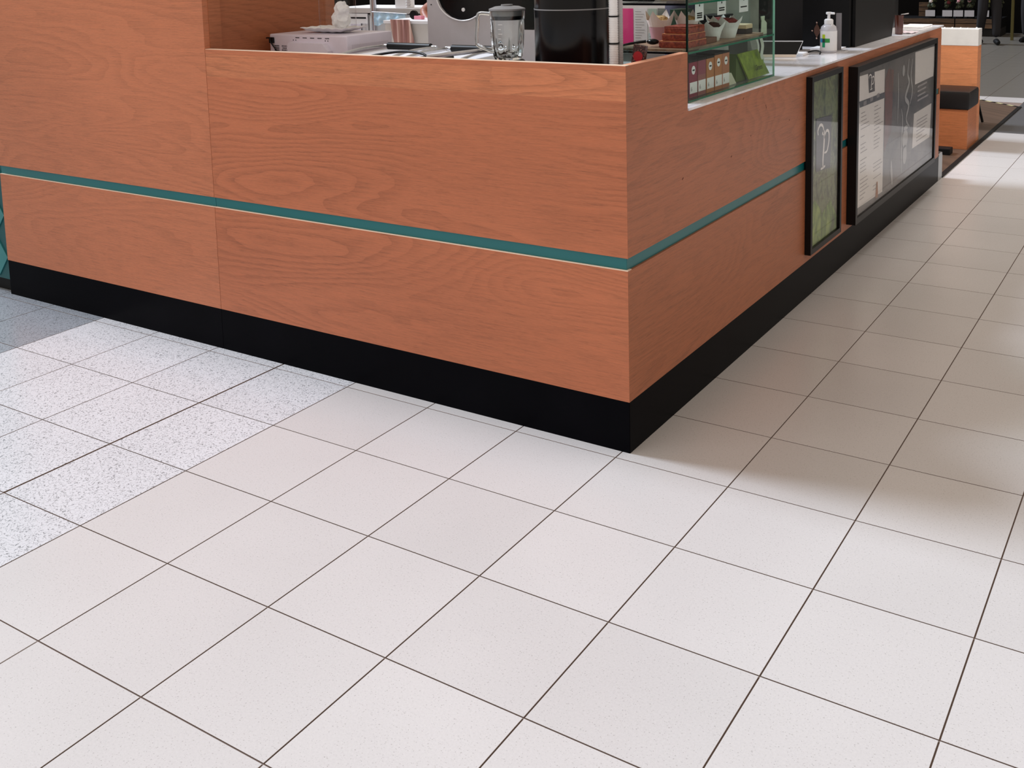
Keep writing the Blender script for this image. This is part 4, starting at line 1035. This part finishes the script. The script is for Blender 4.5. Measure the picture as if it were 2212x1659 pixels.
# ================================================================ PEOPLE
SKIN = mat('skin', (168, 104, 80), .5)
def human(label, loc, rotz, top, legs, hair, J=None, shoes=None, scale=1.0, bare=False):
    t = thing('person', label, 'person', loc, None, None, rotz)
    P = dict(pel=(0, 0, .95), sp=(0, 0, 1.12), ch=(0, 0, 1.34), nk=(0, 0, 1.50), hd=(0, .015, 1.59), tp=(0, .005, 1.70),
             sl=(-.17, 0, 1.42), el=(-.23, -.02, 1.14), wl=(-.22, .16, 1.02), hl_=(-.20, .22, .98),
             sr=(.17, 0, 1.42), er=(.23, -.02, 1.14), wr=(.22, .16, 1.02), hr=(.20, .22, .98),
             ul=(-.09, 0, .90), kl=(-.10, .02, .50), al=(-.10, -.02, .10), ur=(.09, 0, .90), kr=(.10, .02, .50), ar=(.10, -.02, .10))
    P.update(J or {})
    Rr = dict(pel=.135, sp=.12, ch=.145, nk=.055, hd=.085, tp=.07, sl=.06, el=.045, wl=.028, hl_=.030, sr=.06, er=.045, wr=.028, hr=.030,
              ul=.10, kl=.085, al=.065, ur=.10, kr=.085, ar=.065)
    E = [('pel', 'sp'), ('sp', 'ch'), ('ch', 'nk'), ('nk', 'hd'), ('hd', 'tp'), ('ch', 'sl'), ('sl', 'el'), ('el', 'wl'), ('wl', 'hl_'), ('ch', 'sr'), ('sr', 'er'), ('er', 'wr'), ('wr', 'hr'),
         ('pel', 'ul'), ('ul', 'kl'), ('kl', 'al'), ('pel', 'ur'), ('ur', 'kr'), ('kr', 'ar')]
    names = list(P)
    V = [Vector(P[k_]) for k_ in names]; RR = [Rr[k_] for k_ in names]; ED = [(names.index(a), names.index(b)) for a, b in E]
    for hk, wk, sg in (('hl_', 'wl', -1), ('hr', 'wr', 1)):
        h = Vector(P[hk]); dr = (h - Vector(P[wk])).normalized(); side = Vector((0, 1, 0)).cross(dr).normalized() if abs(dr.y) < .9 else Vector((1, 0, 0)); fw = dr.cross(side)
        for f_ in range(5):
            off = (f_ - 1.5) * .016; L_ = (.075, .085, .08, .065, .05)[f_]
            if f_ == 4: a = h - dr * .02 + fw * .03; b = a + dr * .045 + fw * .02
            else: a = h + fw * off * 1.0 + dr * .02; b = a + dr * L_ - side * sg * .012
            V += [a, b]; RR += [.010, .008]; ED += [(names.index(hk), len(V) - 2), (len(V) - 2, len(V) - 1)]
    me = bpy.data.meshes.new('body'); me.from_pydata([tuple(v * scale) for v in V], ED, [])
    o = bpy.data.objects.new('body', me); C.objects.link(o)
    md = o.modifiers.new('skin', 'SKIN')
    for i, r in enumerate(RR):
        sv = me.skin_vertices[0].data[i]; sv.radius = (r * scale, r * scale * (.75 if names[i] in ('pel', 'sp', 'ch') else 1)) if i < len(names) else (r, r); sv.use_root = (i == 0)
    o.modifiers.new('sub', 'SUBSURF').levels = 1
    dg = bpy.context.evaluated_depsgraph_get(); dg.update()
    nm = bpy.data.meshes.new_from_object(o.evaluated_get(dg)); bpy.data.objects.remove(o)
    nm.name = 'body'; nm.materials.clear()
    for m_ in (SKIN, top, legs): nm.materials.append(m_)
    Ld = {k_: Vector(P[k_]) * scale for k_ in names}
    for f in nm.polygons:
        c = f.center; best = min(names, key=lambda k_: (Ld[k_] - c).length)
        if best in ('hd', 'tp', 'nk', 'wl', 'hl_', 'wr', 'hr'): f.material_index = 0
        elif best in ('pel', 'ul', 'ur', 'kl', 'kr', 'al', 'ar'): f.material_index = 2
        elif best in ('el', 'er'): f.material_index = 0 if bare else 1
        else: f.material_index = 1
        f.use_smooth = True
    b = bpy.data.objects.new('body', nm); C.objects.link(b); b.parent = t
    hd = world_of(t) @ (Vector(P['tp']) * scale)
    MB().ball((hd.x, hd.y, hd.z + .0), .098, 3, 1, 1.05, .95, .02).build('hair', hair, t, True)
    q = world_of(t)
    for kk in ('al', 'ar'):
        a = Vector(P[kk]) * scale
        MB().tube([q @ (a + Vector((0, -.05, -.055))), q @ (a + Vector((0, .03, -.05))), q @ (a + Vector((0, .14, -.065))), q @ (a + Vector((0, .19, -.07)))], .04, 12, [.036, .046, .042, .024]).build('shoe', shoes or BLACKM, t, True)
    hp = Vector(P['hd']) * scale
    MB().ball(q @ (hp + Vector((0, .09, .03))), .014, 2, .8, 1.2, 1.2).build('nose', SKIN, t, True)
    for sx in (-.032, .032): MB().ball(q @ (hp + Vector((sx, .075, .05))), .011, 2).build('eye', BLACKG, t, True)
    return t
DARKT = mat('dark_trousers', (22, 20, 25), .8)
human('person in dark trousers and black shoes walking past the flower stand', (-1.47, 16.15, 0), math.radians(-160), mat('dark_coat', (34, 34, 40), .8), DARKT, mat('hair_dark', (30, 22, 18), .7),
      dict(kl=(-.10, .06, .52), al=(-.10, .08, .11), kr=(.11, .0, .50), ar=(.12, -.16, .11)))
human('person in a pale grey coat standing at the right edge by the olive post', (-.90, 16.75, 0), math.radians(160), mat('pale_coat', (160, 168, 178), .8), DARKT, mat('hair_brown', (60, 40, 28), .7))
ex = (-2.5177, 2.2200, 1.3634)
human('person in a patterned white top with bent bare elbow behind the espresso machine', (ex[0] + .36, 2.30, 0), math.radians(175), noisy('patterned_cloth', [(60, 58, 64), (214, 210, 214), (226, 224, 228)], (1, 1, 1), 60, 2, .8, .3), DARKT, MATS['hair_dark'],
      {'sr': (.18, 0, 1.44), 'er': (.36, .06, ex[2] - .02), 'wr': (.20, .16, 1.25), 'hr': (.15, .18, 1.20)}, bare=True)
nx = (-0.7807, 2.2600, 1.3492)
human('person in a dark navy top standing at the back behind the cake display', (-.745, 2.26, 0), math.radians(95), mat('navy_cloth', (50, 48, 66), .8), DARKT, MATS['hair_brown'])
